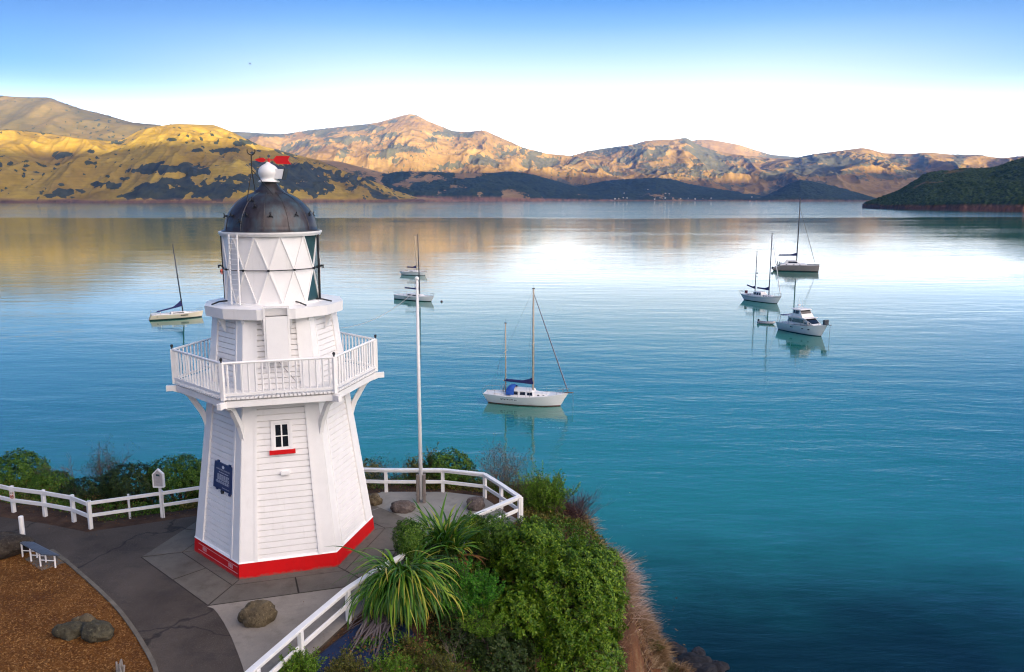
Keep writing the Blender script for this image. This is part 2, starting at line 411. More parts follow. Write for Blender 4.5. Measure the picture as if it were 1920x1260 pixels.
HM = {
 'gold': hill_mat('golden_grass_hill', (0.1628, 0.1021, 0.0133), (0.2590, 0.1717, 0.0178), (0.3404, 0.2368, 0.0333), (0.0178, 0.0229, 0.0148), (0.0444, 0.0488, 0.0222), (0.1776, 0.0962, 0.0555)),
 'back': hill_mat('back_hill', (0.0703, 0.0577, 0.0148), (0.1110, 0.0829, 0.0185), (0.1628, 0.1110, 0.0259), (0.0185, 0.0259, 0.0133), (0.0407, 0.0444, 0.0185), (0.2220, 0.1258, 0.0740)),
 'pink': hill_mat('tussock_hill', (0.1554, 0.0932, 0.0296), (0.2294, 0.1421, 0.0414), (0.2960, 0.1939, 0.0629), (0.0577, 0.0607, 0.0340), (0.1036, 0.0903, 0.0488), (0.2220, 0.1258, 0.0740)),
 'forest': hill_mat('forested_hill', (.17, .11, .05), (.22, .14, .06), (.27, .18, .08), FOR0, FOR1, (.28, .15, .10)),
 'near': hill_mat('bush_headland', (.08, .055, .022), (.10, .07, .03), (.12, .09, .04), (.008, .018, .008), (.036, .060, .018), (.24, .10, .06), 6.0),
}
GRID = {}
def hill(name, crest, Yc, Ys, mat, nu=500, nt=90, amp=60, gs=600, seed=1, bush=0.0, bushgul=1.0, cliff=(8, 14), shape=.95, back=.28, jag=3.0, canopy=None, low=0.0, patch=900, backd=1800, key=None, blobs=()):
    cu = np.array([p[0] for p in crest], float); cv = np.array([p[1] for p in crest], float)
    u = np.linspace(cu[0], cu[-1], nu); v = np.interp(u, cu, cv)
    k = np.exp(-.5 * (np.arange(-6, 7) / (4.0 * nu / 700)) ** 2); k /= k.sum()
    v = np.convolve(np.pad(v, 6, mode='edge'), k, 'valid')
    yc = np.interp(u, [p[0] for p in Yc], [p[1] for p in Yc]); ys = np.interp(u, [p[0] for p in Ys], [p[1] for p in Ys])
    dx = (u - 960) / F; dy = (630 - v) / F; ry = CP + dy * SP; rz = -SP + dy * CP
    dyh = (630 - 370) / F; tx = dx / (CP + dyh * SP)
    zc = np.maximum(HC + yc * rz / ry, WZ - 3)
    tf = np.linspace(-.06, 1, nt); tb = np.linspace(0, 1, 12)[1:]
    T = np.concatenate([tf, 1 + tb])[:, None]
    Y = np.where(T <= 1, ys + (yc - ys) * np.minimum(T, 1), yc + (T - 1) * backd)
    X = tx[None, :] * Y
    t = np.clip(T, 0, 1)
    prof = t ** shape
    Z = WZ + (zc - WZ) * prof
    g = ridged(X / gs + .4 * fbm(X / gs, Y / gs, 2, seed + 3), Y / (gs * 1.8), 5, seed)
    w = np.clip(4 * t * (1 - t), 0, 1) ** .6
    hs = np.clip((zc - WZ) / 150, .15, 1)
    Z = Z + amp * hs * (g - .55) * 1.6 * w
    if cliff: Z = Z + cliff[0] * np.clip(T / .02, -1, 1) * hs * (.6 + .8 * fbm(X / 120, Y / 120, 3, seed + 8)) * (T < .5) * np.clip(1 - (t / .5), 0, 1)
    Z = np.where(T < 0, WZ - 4 + T * 40, Z)
    los = HC + (zc - HC) / yc * Y
    Z = np.where((T >= 0) & (T < 1), np.minimum(Z, los - 1.5), Z)
    Z = np.where(T > 1, zc - (T - 1) * backd * back, Z)
    # bush: gullies, noise patches, lower slopes
    q = fbm(X / patch, Y / (patch * 1.3), 5, seed + 40, .6)
    B = (q - .5) * 3.2 + (0.5 - g) * 2.2 * bushgul + bush + low * (1 - np.clip(t * 2.2, 0, 1))
    B = B + 1.1 * (fbm(X / 150, Y / 260, 4, seed + 90, .65) - .5) + .5
    c = cells(X / 48, Y / 80, seed + 62)       # single shrubs and small clumps out on the grass
    B = np.maximum(B, (c < .20 * np.clip(5 * (fbm(X / 420, Y / 600, 4, seed + 63) - .50), 0, 1)) * 1.0)
    if blobs:                               # woods in the valleys and on the slopes
        w_ = (Z - HC) / Y; dyy = (w_ * CP + SP) / (CP - w_ * SP); VV = 630 - F * dyy; UU = np.broadcast_to(u[None, :], VV.shape)
        ed = 2.2 * (fbm(X / 100, Y / 170, 4, seed + 15, .6) - .5) + 1.7 * (fbm(X / 26, Y / 48, 3, seed + 18, .6) - .5); sl = fbm(X / 600, Y / 600, 2, seed + 16) - .5
        for (bu, bv, ru, rv) in blobs:
            k_ = np.hypot((UU - bu) / ru, (VV - bv - .25 * (UU - bu) * sl) / rv) + ed
            B = np.maximum(B, np.clip((1.12 - k_) * 2, 0, 1))
    B = np.clip(B, 0, 1)
    if canopy:
        size, hgt = canopy
        c = cells(X / size, Y / size, seed + 60); c2 = cells(X / (size * .55), Y / (size * .55), seed + 61)
        Z = Z + (T > 0) * B * hgt * (np.clip(1 - c, 0, 1) ** .7 + .4 * np.clip(1 - c2, 0, 1))
    else:
        Z = Z + (T > 0) * (T <= 1) * B * jag * 2 * (fbm(X / 30, Y / 60, 2, seed + 77))
    CL = np.clip(1 - (Z - WZ) / max(cliff[1], 1) + .9 * (fbm(X / 160, Y / 160, 4, seed + 9) - .5), 0, 1) if cliff else np.zeros_like(Z)
    CL = np.clip(CL * 2.5, 0, 1) * (T <= 1)
    n_t = Z.shape[0]
    V = np.stack([X, np.broadcast_to(Y, X.shape), Z], -1).reshape(-1, 3)
    i = np.arange(n_t - 1)[:, None] * nu + np.arange(nu - 1)[None, :]
    Q = np.stack([i, i + 1, i + nu + 1, i + nu], -1).reshape(-1, 4)
    o = np_mesh(name, V, Q, mat, smooth=True, attrs={'bush': B, 'cliff': CL})
    tag(o, kind='structure')
    GRID[key or name] = (u, X, np.broadcast_to(Y, X.shape), Z)
    return o
def on_hill(o_name, u, v):                  # where the line of sight through (u, v) meets that hill
    U, X, Y, Z = GRID[o_name]; j = int(np.argmin(abs(U - u)))
    dz = (Z[:, j] - HC) / Y[:, j]; dy = (630 - v) / F; r = (-SP + dy * CP) / (CP + dy * SP)
    k = int(np.argmax(dz >= r)); return Vector((X[k, j], Y[k, j], Z[k, j]))

hill('hill_range', [(-420, 190), (-250, 178), (-100, 172), (0, 178), (55, 182), (110, 183), (135, 193), (170, 205), (200, 212), (260, 230), (300, 233), (360, 246), (420, 262), (520, 300)], [(-420, 5600), (520, 5800)], [(-420, 4300), (520, 4300)],
     HM['back'], 420, 80, 120, 700, 11, .2, 1.3, None, 1.0, patch=700)
hill('hill_range', [(-420, 262), (-250, 258), (-100, 252), (0, 246), (30, 243), (100, 250), (150, 258), (210, 265), (240, 262), (270, 245), (300, 237), (340, 232), (410, 234), (440, 246), (470, 262), (500, 275), (560, 291), (600, 300), (640, 318), (700, 340), (760, 362), (810, 379)],
     [(-420, 4300), (200, 4500), (500, 4700), (810, 4600)], [(-420, 3000), (0, 3150), (450, 3250), (600, 3700), (810, 4300)], HM['gold'], 1100, 200, 150, 420, 23, -.60, 1.2, (9, 16), .80, low=.3, patch=420, blobs=[(133,291,20,6),(180,285,9,4),(173,305,15,4),(50,326,4,3),(5,305,7,9),(160,327,7,4),(118,347,12,4),(182,346,16,6),(215,348,13,6),(125,363,30,9),(152,358,14,8),(235,336,10,3),(300,314,40,7),(268,320,22,5),(350,311,22,6),(380,323,24,6),(330,263,10,4),(415,265,5,6),(466,268,16,5),(375,282,15,4),(425,283,22,4),(330,341,24,6),(300,361,48,10),(290,349,30,6),(370,356,44,11),(410,350,30,12),(440,334,34,11),(460,351,44,15),(500,344,44,16),(530,322,48,12),(575,324,44,15),(480,308,22,6),(600,345,66,20),(550,350,50,16),(205,331,5,3),(95,367,14,4),(430,352,105,15),(545,340,75,20),(335,318,70,7),(290,368,90,7)])
hill('forest_spur', [(330, 352), (390, 343), (480, 320), (540, 304), (560, 300), (600, 299), (640, 303), (700, 319), (745, 331), (800, 346), (860, 362), (900, 379)], [(330, 4900), (900, 5100)], [(330, 3900), (560, 4300), (900, 4500)], HM['forest'], 420, 90, 45, 380, 31, .25, .8, (10, 14), .9, canopy=(26, 9), patch=500, key='spur_a')
hill('forest_spur', [(610, 378), (650, 352), (685, 338), (720, 328), (770, 322), (850, 325.5), (900, 326), (940, 332), (985, 348), (1012, 366), (1022, 379)], [(610, 4950), (1022, 5000)], [(610, 4450), (1022, 4550)], HM['forest'], 320, 80, 30, 300, 37, .62, .5, (16, 24), .75, canopy=(26, 9), patch=420)
hill('forest_spur', [(880, 335), (910, 327), (960, 323), (1000, 330), (1045, 342), (1080, 352), (1110, 361), (1135, 370), (1150, 379)], [(880, 5600), (1150, 5500)], [(880, 4900), (1150, 4950)], HM['forest'], 260, 70, 30, 300, 41, .55, .5, (8, 12), .8, canopy=(28, 9))
hill('hill_range', [(360, 268), (400, 254), (440, 247), (470, 248.5), (530, 252), (580, 245), (640, 238), (690, 233), (715, 229), (735, 223), (760, 216), (773, 213.5), (785, 216), (805, 227), (830, 237), (850, 246), (880, 247), (905, 244), (915, 247), (935, 256), (960, 267), (980, 277), (1025, 288), (1060, 291), (1120, 305), (1200, 340)],
     [(360, 8000), (1200, 7800)], [(360, 5600), (1200, 5500)], HM['pink'], 900, 190, 160, 480, 53, -.12, 1.5, None, 1.05, patch=520, blobs=[(600,248,45,7),(650,265,15,9),(646,285,12,16),(730,255,35,6),(745,281,38,13),(720,291,28,7),(745,301,20,7),(860,252,40,5),(790,283,18,4),(850,310,25,9),(960,288,33,7),(1000,288,18,5),(700,241,28,6),(590,280,12,9),(575,270,18,7),(500,252,60,4),(690,262,20,6),(812,262,10,5),(900,300,22,8),(620,262,10,8),(540,280,20,8)])
hill('hill_range', [(1190, 300), (1250, 280), (1290, 264), (1310, 261.5), (1330, 262), (1380, 271), (1440, 290), (1500, 296), (1560, 306), (1650, 325)], [(1190, 9600), (1650, 9600)], [(1190, 8200), (1650, 8200)], HM['pink'], 240, 60, 100, 700, 59, .5, 1.2, None, patch=800)
hill('hill_range', [(985, 345), (1010, 312), (1040, 298), (1070, 292), (1100, 284), (1150, 276), (1190, 270), (1205, 264.5), (1225, 262.5), (1265, 261), (1283, 258.5), (1292, 264), (1305, 273), (1345, 285), (1400, 293), (1480, 298.5), (1520, 303), (1600, 325)],
     [(985, 8000), (1600, 7900)], [(985, 5900), (1600, 5700)], HM['pink'], 700, 170, 135, 480, 67, -.06, 1.6, None, 1.0, patch=450, blobs=[(1130,280,55,12),(1195,284,40,16),(1235,283,20,14),(1180,300,35,7),(1115,315,30,7),(1230,301,25,5),(1265,311,20,5),(1300,301,18,5),(1320,316,30,5),(1300,326,20,9),(1080,305,25,9),(1150,325,40,6),(1345,322,20,12),(1090,330,22,6),(1390,300,40,5)])
hill('hill_range', [(1370, 340), (1400, 322), (1440, 307), (1480, 298.5), (1510, 291), (1530, 288), (1580, 281), (1610, 277), (1625, 279.5), (1650, 287), (1700, 288), (1740, 286), (1780, 290), (1830, 291), (1870, 297), (1900, 293), (1960, 290), (2100, 300), (2320, 300)],
     [(1370, 7300), (2320, 7000)], [(1370, 5400), (2320, 5200)], HM['pink'], 900, 170, 135, 460, 71, -.06, 1.6, None, 1.0, patch=430, blobs=[(1530,300,30,7),(1570,296,25,7),(1600,305,40,7),(1640,298,20,6),(1680,300,25,9),(1720,305,18,13),(1560,325,50,8),(1640,330,40,6),(1700,325,25,8),(1490,318,35,7),(1450,330,40,9),(1790,300,14,10),(1500,345,40,8)])
hill('forest_spur', [(985, 378), (1040, 362), (1085, 351), (1140, 340), (1180, 338), (1230, 335), (1260, 338), (1290, 347), (1350, 357), (1400, 364), (1450, 371), (1500, 378)], [(985, 5750), (1500, 5800)], [(985, 5000), (1500, 5150)], HM['forest'], 360, 80, 25, 320, 83, .60, .5, (4, 5), .8, canopy=(28, 9), key='spur_d')
hill('forest_hill', [(1405, 379), (1425, 374), (1450, 362), (1480, 346), (1500, 338.5), (1530, 344), (1560, 350), (1600, 361), (1640, 373), (1690, 379)], [(1405, 4900), (1690, 4900)], [(1405, 4550), (1690, 4550)], HM['forest'], 260, 60, 15, 260, 89, .8, .3, (4, 7), .75, canopy=(24, 8))
hill('bush_headland', [(1618, 388), (1626, 382), (1645, 376), (1680, 362), (1705, 346), (1735, 327), (1760, 323), (1800, 319), (1825, 320), (1860, 317), (1890, 306), (1920, 298), (1990, 284), (2100, 278), (2320, 300)],
     [(1618, 1760), (1700, 1720), (1900, 1700), (2320, 1700)], [(1618, 1690), (1650, 1560), (1700, 1450), (1800, 1330), (1920, 1240), (2320, 1150)], HM['near'], 620, 230, 22, 130, 97, .85, .35, (9, 10), .72, canopy=(8.5, 5.5), patch=150, backd=900)

# the shores carry on beyond both edges of the view
hill('hill_range', [(-1900, 350), (-1300, 300), (-850, 236), (-560, 205), (-390, 188)], [(-1900, 5600), (-390, 5600)], [(-1900, 4300), (-390, 4300)], HM['back'], 320, 60, 120, 700, 11, .0, 1.3, None, 1.0, patch=700)
hill('hill_range', [(-1900, 365), (-1200, 318), (-760, 272), (-400, 261)], [(-1900, 4300), (-400, 4300)], [(-1900, 3000), (-400, 3000)], HM['gold'], 360, 80, 85, 520, 23, -.5, 1.15, (9, 16), .80, low=.3, patch=420)
hill('hill_range', [(2280, 300), (2600, 282), (3000, 300), (3700, 345)], [(2280, 7000), (3700, 7000)], [(2280, 5200), (3700, 5200)], HM['pink'], 300, 60, 110, 600, 71, .0, 1.4, None, 1.0, patch=430)
hill('bush_headland', [(2290, 299), (2500, 312), (2800, 345), (3150, 384)], [(2290, 1700), (3150, 1500)], [(2290, 1160), (3150, 1100)], HM['near'], 260, 90, 22, 130, 97, .85, .35, (9, 10), .72, canopy=(8.5, 5.5), patch=150, backd=900)

# the range behind the camera, which the sun has not yet cleared: it keeps the bay in shade
def shade_range():
    a = np.array([SUN_DIR.x, SUN_DIR.y]); a /= np.linalg.norm(a); lo = -a; qd = np.array([lo[1], -lo[0]])
    q = np.linspace(-7000, 12000, 240); r = np.linspace(-1, 1, 41)
    tn = math.tan(SUN_EL); D = 3000
    H = np.interp(q, RIDGE_Q, RIDGE_H) + 70 * (fbm(q / 700, q * 0, 4, 5) - .5)
    RR, QQ = np.meshgrid(r, q, indexing='ij')
    HH = H[None, :] * (1 - np.abs(RR)) ** .9 - 30 + 60 * (ridged(QQ / 500, RR * 3, 4, 9) - .5) * (1 - (1 - np.abs(RR)) ** 4) * (np.abs(RR) < .98)
    A = -D - RR * 1700
    X = A * lo[0] + QQ * qd[0]; Y = A * lo[1] + QQ * qd[1]
    n = len(q); i = np.arange(40)[:, None] * n + np.arange(n - 1)[None, :]
    Q = np.stack([i, i + 1, i + n + 1, i + n], -1).reshape(-1, 4)
    o = np_mesh('hill_range', np.stack([X, Y, HH], -1).reshape(-1, 3), Q, HM['back'], smooth=True, attrs={'bush': np.clip(fbm(QQ / 600, RR * 4, 4, 3) * 2 - .6, 0, 1), 'cliff': RR * 0})
    tag(o, kind='structure')
RIDGE_Q = [-2500, -700, 100, 1400, 2600, 3800, 6100, 9000]
RIDGE_H = [700, 680, 690, 765, 720, 660, 640, 640]
shade_range()
# ---------------------------------------------------------------- lighthouse
LX, LY = -6.325, 21.2
TH0 = R(196.9)
def pol(r, a, z): return Vector((LX + r * math.cos(a), LY + r * math.sin(a), z))
def hexpt(k, r, z): return pol(r, TH0 + k * math.pi / 3, z)
def lighthouse():
    org = (LX, LY, 0)
    t = thing('lighthouse', 'white six-sided timber lighthouse with dark copper dome, balcony and red base', 'lighthouse', org)
    W, WT = M['white'], M['white_trim']
    # red plinth
    mb = MB(org)
    for k in range(6):
        a, b = hexpt(k, 2.446, -.06), hexpt(k + 1, 2.446, -.06); c, d = hexpt(k + 1, 2.405, .40), hexpt(k, 2.405, .40)
        mb.face([a, b, c, d])
    mb.face([hexpt(k, 2.405, .40) for k in range(6)])
    pl = mb.build('plinth', M['red_plinth'], t)
    mk = MB(org)
    def facebasis(k, r0, z0, r1, z1):       # point on face k: s along the side (0..1), h up (0..1), out = offset
        p00, p10 = hexpt(k, r0, z0), hexpt(k + 1, r0, z0); p01, p11 = hexpt(k, r1, z1), hexpt(k + 1, r1, z1)
        n = ((p10 - p00).cross(p01 - p00)).normalized()
        if n.dot(p00 - Vector((LX, LY, z0))) < 0: n = -n
        return lambda s, h, o=0.0: (p00.lerp(p10, s)).lerp(p01.lerp(p11, s), h) + n * o
    fb = facebasis(0, 2.446, -.06, 2.405, .40)
    for h in (.42, .80):
        mk.hexa([fb(.10, h - .02, .002), fb(.97, h - .02, .002), fb(.97, h - .02, .006), fb(.10, h - .02, .006)], [fb(.10, h + .015, .002), fb(.97, h + .015, .002), fb(.97, h + .015, .006), fb(.10, h + .015, .006)])
    for s0 in (.20, .78):
        for j in range(3):
            s = s0 + j * .032
            mk.hexa([fb(s, .52, .002), fb(s + .02, .52, .002), fb(s + .02, .52, .008), fb(s, .52, .008)], [fb(s, .74, .002), fb(s + .02, .74, .002), fb(s + .02, .74, .008), fb(s, .74, .008)])
    mk.build('painted_mark', M['pink_mark'], pl)
    # sill moulding on the plinth
    mb = MB(org)
    for k in range(6):
        mb.hexa([hexpt(k, 2.3, .402), hexpt(k + 1, 2.3, .402), hexpt(k + 1, 2.42, .402), hexpt(k, 2.42, .402)],
                [hexpt(k, 2.3, .485), hexpt(k + 1, 2.3, .485), hexpt(k + 1, 2.39, .445), hexpt(k, 2.39, .445)])
    mb.build('base_moulding', WT, t)
    # walls: weatherboards between corner boards
    def wall(name, r0, z0, r1, z1, nb, cw, plain_faces=()):
        core = MB(org)
        for k in range(6):
            f = facebasis(k, r0, z0, r1, z1)
            for j in range(nb):
                h0, h1 = j / nb, (j + 1) / nb
                o0, o1 = -.004, -.055; hg = h0 + (h1 - h0) * .80
                jt = random.uniform(-.0015, .0015)
                s0, s1 = .02, .98
                core.face([f(s0, h0, o0 + jt), f(s1, h0, o0 + jt), f(s1, hg, -.010 + jt), f(s0, hg, -.010 + jt)])
                core.face([f(s0, hg, -.010 + jt), f(s1, hg, -.010 + jt), f(s1, h1, o1), f(s0, h1, o1)])
                core.face([f(s0, h0, -.06), f(s1, h0, -.06), f(s1, h0, o0 + jt), f(s0, h0, o0 + jt)])
        w = core.build(name, W, t, fix=False)
        cb = MB(org)
        for k in range(6):
            for (kk, sA, sB) in ((k, 0.0, cw), (k, 1 - cw, 1.0)):
                f = facebasis(kk, r0, z0, r1, z1)
                cut = cw * 1.0
                lo = [f(sA, 0, -.08), f(sB, 0, -.08), f(sB, 0, .02), f(sA, 0, .02)]
                hi = [f(sA, 1, -.08), f(sB, 1, -.08), f(sB, 1, .02), f(sA, 1, .02)]
                cb.hexa(lo, hi)
            f = facebasis(k, r0, z0, r1, z1)
            for sA, sB in ((cw, cw + .035), (1 - cw - .035, 1 - cw)):
                cb.hexa([f(sA, 0, -.05), f(sB, 0, -.05), f(sB, 0, .034), f(sA, 0, .034)], [f(sA, 1, -.05), f(sB, 1, -.05), f(sB, 1, .034), f(sA, 1, .034)])
        cb.build('corner_board', WT, w)
        return w
    random.seed(3)
    lw = wall('lower_wall', 2.375, .41, 1.80, 4.56, 27, .15)
    uw = wall('upper_wall', 1.78, 4.74, 1.57, 6.52, 13, .17)
    # window in the front face (k = 1)
    f = facebasis(1, 2.375, .41, 1.80, 4.56)
    def at_px(fn, u, v):                    # photograph point -> (s, h) on that face
        p0, px, pz = fn(0, 0), fn(1, 0) - fn(0, 0), fn(0, 1) - fn(0, 0)
        n = px.cross(pz); rx = Vector(ray(u, v)); o = Vector((0, 0, HC)); tt = (p0 - o).dot(n) / rx.dot(n); q = o + rx * tt
        h = (q.z - p0.z) / pz.z; A = fn(0, h); Bp = fn(1, h)
        return (q - A).dot(Bp - A) / (Bp - A).length_squared, h
    s0, h0 = at_px(f, 517.5, 839); s1, h1 = at_px(f, 544, 797)
    s1 = s0 + .155; 
    def panel(mb, f, sa, sb, ha, hb, o0, o1):
        mb.hexa([f(sa, ha, o0), f(sb, ha, o0), f(sb, ha, o1), f(sa, ha, o1)], [f(sa, hb, o0), f(sb, hb, o0), f(sb, hb, o1), f(sa, hb, o1)])
    ds, dh = .022, .010
    win = MB(org); panel(win, f, s0 - ds - .035, s0 - ds, h0 - .016, h1 + .02, -.05, .035); panel(win, f, s1 + ds, s1 + ds + .035, h0 - .016, h1 + .02, -.05, .035)
    panel(win, f, s0 - ds - .035, s1 + ds + .035, h1 + .02, h1 + .034, -.05, .045); panel(win, f, s0 - ds, s1 + ds, h0 - .016, h0 - .008, -.05, .032)
    wn = win.build('window', WT, t)
    sash = MB(org)
    for a, b, c, d in ((s0 - ds, s0, h0 - .008, h1 + .02), (s1, s1 + ds, h0 - .008, h1 + .02), (s0, s1, h0 - .008, h0 + .002), (s0, s1, h1 + .008, h1 + .02)): panel(sash, f, a, b, c, d, -.05, .022)
    mid = (s0 + s1) / 2; mh = (h0 + h1) / 2 + .004
    panel(sash, f, mid - .009, mid + .009, h0 + .002, h1 + .008, -.05, .018); panel(sash, f, s0, mid - .009, mh - .003, mh + .003, -.05, .016); panel(sash, f, mid + .009, s1, mh - .003, mh + .003, -.05, .016)
    sash.build('frame', WT, wn)
    gl = MB(org); panel(gl, f, s0 - .01, s1 + .01, h0 - .002, h1 + .012, -.05, .004); gl.build('pane', M['glass_dark'], wn)
    sl = MB(org); panel(sl, f, s0 - ds - .06, s1 + ds + .06, h0 - .042, h0 - .016, -.05, .06); sl.build('sill', M['red'], wn)
    ss, hh = at_px(f, 535, 886)
    lb = MB(org); panel(lb, f, ss - .055, ss + .055, hh - .011, hh + .011, -.05, .09); lb.build('light_box', WT, t, bevel=.008)
    # blue plaque on the left face (k = 0)
    f0 = facebasis(0, 2.375, .41, 1.80, 4.56)
    sa, ha = at_px(f0, 402, 911); sb, hb = at_px(f0, 438, 872); ha = at_px(f0, 403, 911)[1]; hb = at_px(f0, 403, 862)[1]
    pq = MB(org); panel(pq, f0, sa, sb, ha, hb, -.03, .035)
    for s, h in ((sa + .08, hb + .006), (sb - .08, hb + .006), (sa + .08, ha - .004), (sb - .06, ha - .010)): panel(pq, f0, s - .02, s + .02, h - .006, h + .006, -.03, .03)
    pq = pq.build('information_plaque', M['blue_plaque'], t)
    lt = MB(org); W_ = sb - sa; H_ = hb - ha; rnd = random.Random(8)
    def words(y, x0, x1, hgt, lo=.05, hi=.14):
        x = x0
        while x < x1 - .03:
            w = min(rnd.uniform(lo, hi), x1 - x); panel(lt, f0, sa + x * W_, sa + (x + w) * W_, ha + (y - hgt / 2) * H_, ha + (y + hgt / 2) * H_, .036, .038); x += w + .02
    words(.655, .28, .80, .018)
    for i in range(6): words(.565 - i * .038, .20, .84, .014, .08, .2)
    for i in range(3): words(.318 - i * .034, .14, .86, .013, .08, .2)
    words(.10, .50, .88, .014, .06, .1)
    for x, y, w, h in ((.5, .885, .13, .05), (.5, .85, .09, .05), (.5, .925, .06, .03)): panel(lt, f0, sa + (x - w / 2) * W_, sa + (x + w / 2) * W_, ha + (y - h / 2) * H_, ha + (y + h / 2) * H_, .036, .038)
    lt.build('lettering', M['plaque_letter'], pq)
    title(f0, sa, sb, ha, hb, pq, org)
    sv, hv = at_px(f0, 418, 922); c = f0(sv, hv, -.02); n = (f0(.5, .5, 1) - f0(.5, .5, 0))
    vt = MB(org); vt.tube([c, c + n * .06], .055, 14); vt.build('wall_vent', M['dark_iron'], t)
    # gallery: deck boards, edge beams, joists, knee brackets
    dk = MB(org)
    for k in range(6):
        nb = 26
        for j in range(nb):
            sA, sB = (j + .12) / nb, (j + .88) / nb
            o = [hexpt(k, 2.66, 0).lerp(hexpt(k + 1, 2.66, 0), x) for x in (sA, sB)]; i_ = [hexpt(k, 1.7, 0).lerp(hexpt(k + 1, 1.7, 0), x) for x in (sA, sB)]
            q = [o[0], o[1], i_[1], i_[0]]
            dk.hexa([p + Vector((0, 0, 4.70)) for p in q], [p + Vector((0, 0, 4.745)) for p in q])
    dk = dk.build('gallery_deck', WT, t)
    mb = MB(org)
    for k in range(6):
        mb.hexa([hexpt(k, 2.52, 4.50), hexpt(k + 1, 2.52, 4.50), hexpt(k + 1, 2.62, 4.50), hexpt(k, 2.62, 4.50)],
                [hexpt(k, 2.52, 4.66), hexpt(k + 1, 2.52, 4.66), hexpt(k + 1, 2.62, 4.66), hexpt(k, 2.62, 4.66)])
        mb.hexa([hexpt(k, 1.78, 4.46), hexpt(k + 1, 1.78, 4.46), hexpt(k + 1, 1.86, 4.46), hexpt(k, 1.86, 4.46)],
                [hexpt(k, 1.78, 4.60), hexpt(k + 1, 1.78, 4.60), hexpt(k + 1, 1.86, 4.60), hexpt(k, 1.86, 4.60)])
        for j in range(1, 4):
            s = j / 4
            mb.beam(hexpt(k, 1.84, 4.58).lerp(hexpt(k + 1, 1.84, 4.58), s), hexpt(k, 2.55, 4.58).lerp(hexpt(k + 1, 2.55, 4.58), s), .05, .13)
    mb.build('edge_beam', WT, dk)
    for k in range(6):
        j = MB(org); a = TH0 + k * math.pi / 3
        j.beam(pol(1.7, a, 4.58), pol(2.84, a, 4.58), .11, .15); j.build('joist', WT, t, bevel=.006)
        b = MB(org); tang = Vector((-math.sin(a), math.cos(a), 0))
        prof = [(2.66, 4.50), (2.44, 4.42), (2.34, 4.34), (2.06, 3.86), (2.00, 3.70), (1.93, 3.44)]
        inner = [(2.44, 4.52), (2.30, 4.46), (2.18, 4.31), (1.93, 3.90), (1.88, 3.70), (1.87, 3.44)]
        pts_o = [pol(r, a, z) for r, z in prof]; pts_i = [pol(r, a, z) for r, z in inner]
        for m in range(len(prof) - 1):
            q = [pts_o[m], pts_o[m + 1], pts_i[m + 1], pts_i[m]]
            b.hexa([p - tang * .055 for p in q], [p + tang * .055 for p in q])
        b.build('knee_bracket', WT, t)
    # railing
    rl = MB(org)
    for k in range(6):
        rl.tube([hexpt(k, 2.62, 5.60), hexpt(k + 1, 2.62, 5.60)], .032, 8); rl.beam(hexpt(k, 2.62, 4.83), hexpt(k + 1, 2.62, 4.83), .045, .07)
    rl = rl.build('railing', WT, t)
    for k in range(6):
        p = MB(org); a = TH0 + k * math.pi / 3
        p.box(pol(2.63, a, 5.15), (.085, .085, .92), a); p.build('post', WT, rl)
        fi = MB(org); fi.lathe([(.0, 5.62), (.018, 5.62), (.02, 5.66), (.036, 5.68), (.038, 5.71), (.02, 5.735), (.0, 5.74)], (LX + 2.63 * math.cos(a), LY + 2.63 * math.sin(a), 0), 10)
        fi.build('lamp', M['dark_iron'], rl)
        n = 16
        for i in range(n):
            c = hexpt(k, 2.62, 0).lerp(hexpt(k + 1, 2.62, 0), (i + .75) / (n + .5)); bb = MB(org)
            bb.box(c + Vector((0, 0, 5.215)), (.036, .036, .74), a); bb.build('baluster', WT, rl)
    # cornice: twelve-sided
    def tw(k, r, z): return pol(r, R(242) + k * math.pi / 6, z)
    mb = MB(org)
    for k in range(12):
        if k == 1: continue
        mb.hexa([tw(k, 1.5, 6.52), tw(k + 1, 1.5, 6.52), tw(k + 1, 1.78, 6.52), tw(k, 1.78, 6.52)], [tw(k, 1.1, 6.82), tw(k + 1, 1.1, 6.82), tw(k + 1, 1.80, 6.78), tw(k, 1.80, 6.78)])
    k = 1
    def front(s, r, z): return tw(1, r, z).lerp(tw(2, r, z), s)
    for sA, sB in ((0, .17), (.83, 1)):
        mb.hexa([front(sA, 1.5, 6.52), front(sB, 1.5, 6.52), front(sB, 1.78, 6.52), front(sA, 1.78, 6.52)], [front(sA, 1.1, 6.82), front(sB, 1.1, 6.82), front(sB, 1.80, 6.78), front(sA, 1.80, 6.78)])
    mb.hexa([front(.17, 1.4, 6.60), front(.83, 1.4, 6.60), front(.83, 1.62, 6.60), front(.17, 1.62, 6.60)], [front(.17, 1.1, 6.815), front(.83, 1.1, 6.815), front(.83, 1.65, 6.79), front(.17, 1.65, 6.79)])
    cn = mb.build('cornice', WT, t)
    for k in range(12):
        for s in ((.12, .88) if k == 1 else (.5,)):
            p0 = tw(k, 1.50, 0).lerp(tw(k + 1, 1.50, 0), s); p1 = tw(k, 1.72, 0).lerp(tw(k + 1, 1.72, 0), s); dv = (tw(k + 1, 1, 0) - tw(k, 1, 0)).normalized() * .035
            c = MB(org); q = [p0 + Vector((0, 0, 6.515)), p1 + Vector((0, 0, 6.515)), p1.lerp(p0, .3) + Vector((0, 0, 6.40)), p1.lerp(p0, .75) + Vector((0, 0, 6.20)), p0 + Vector((0, 0, 6.12))]
            c.prism([p - dv for p in q], dv * 2); c.build('corbel', WT, cn)
    # hatch board hanging in the notch of the cornice
    pc = MB(org); fa = R(257 + 15 + 0)
    nrm = Vector((math.cos(R(287)), math.sin(R(287)), 0)); tg = Vector((-nrm.y, nrm.x, 0)); c0 = Vector((LX, LY, 0)) + nrm * 1.60
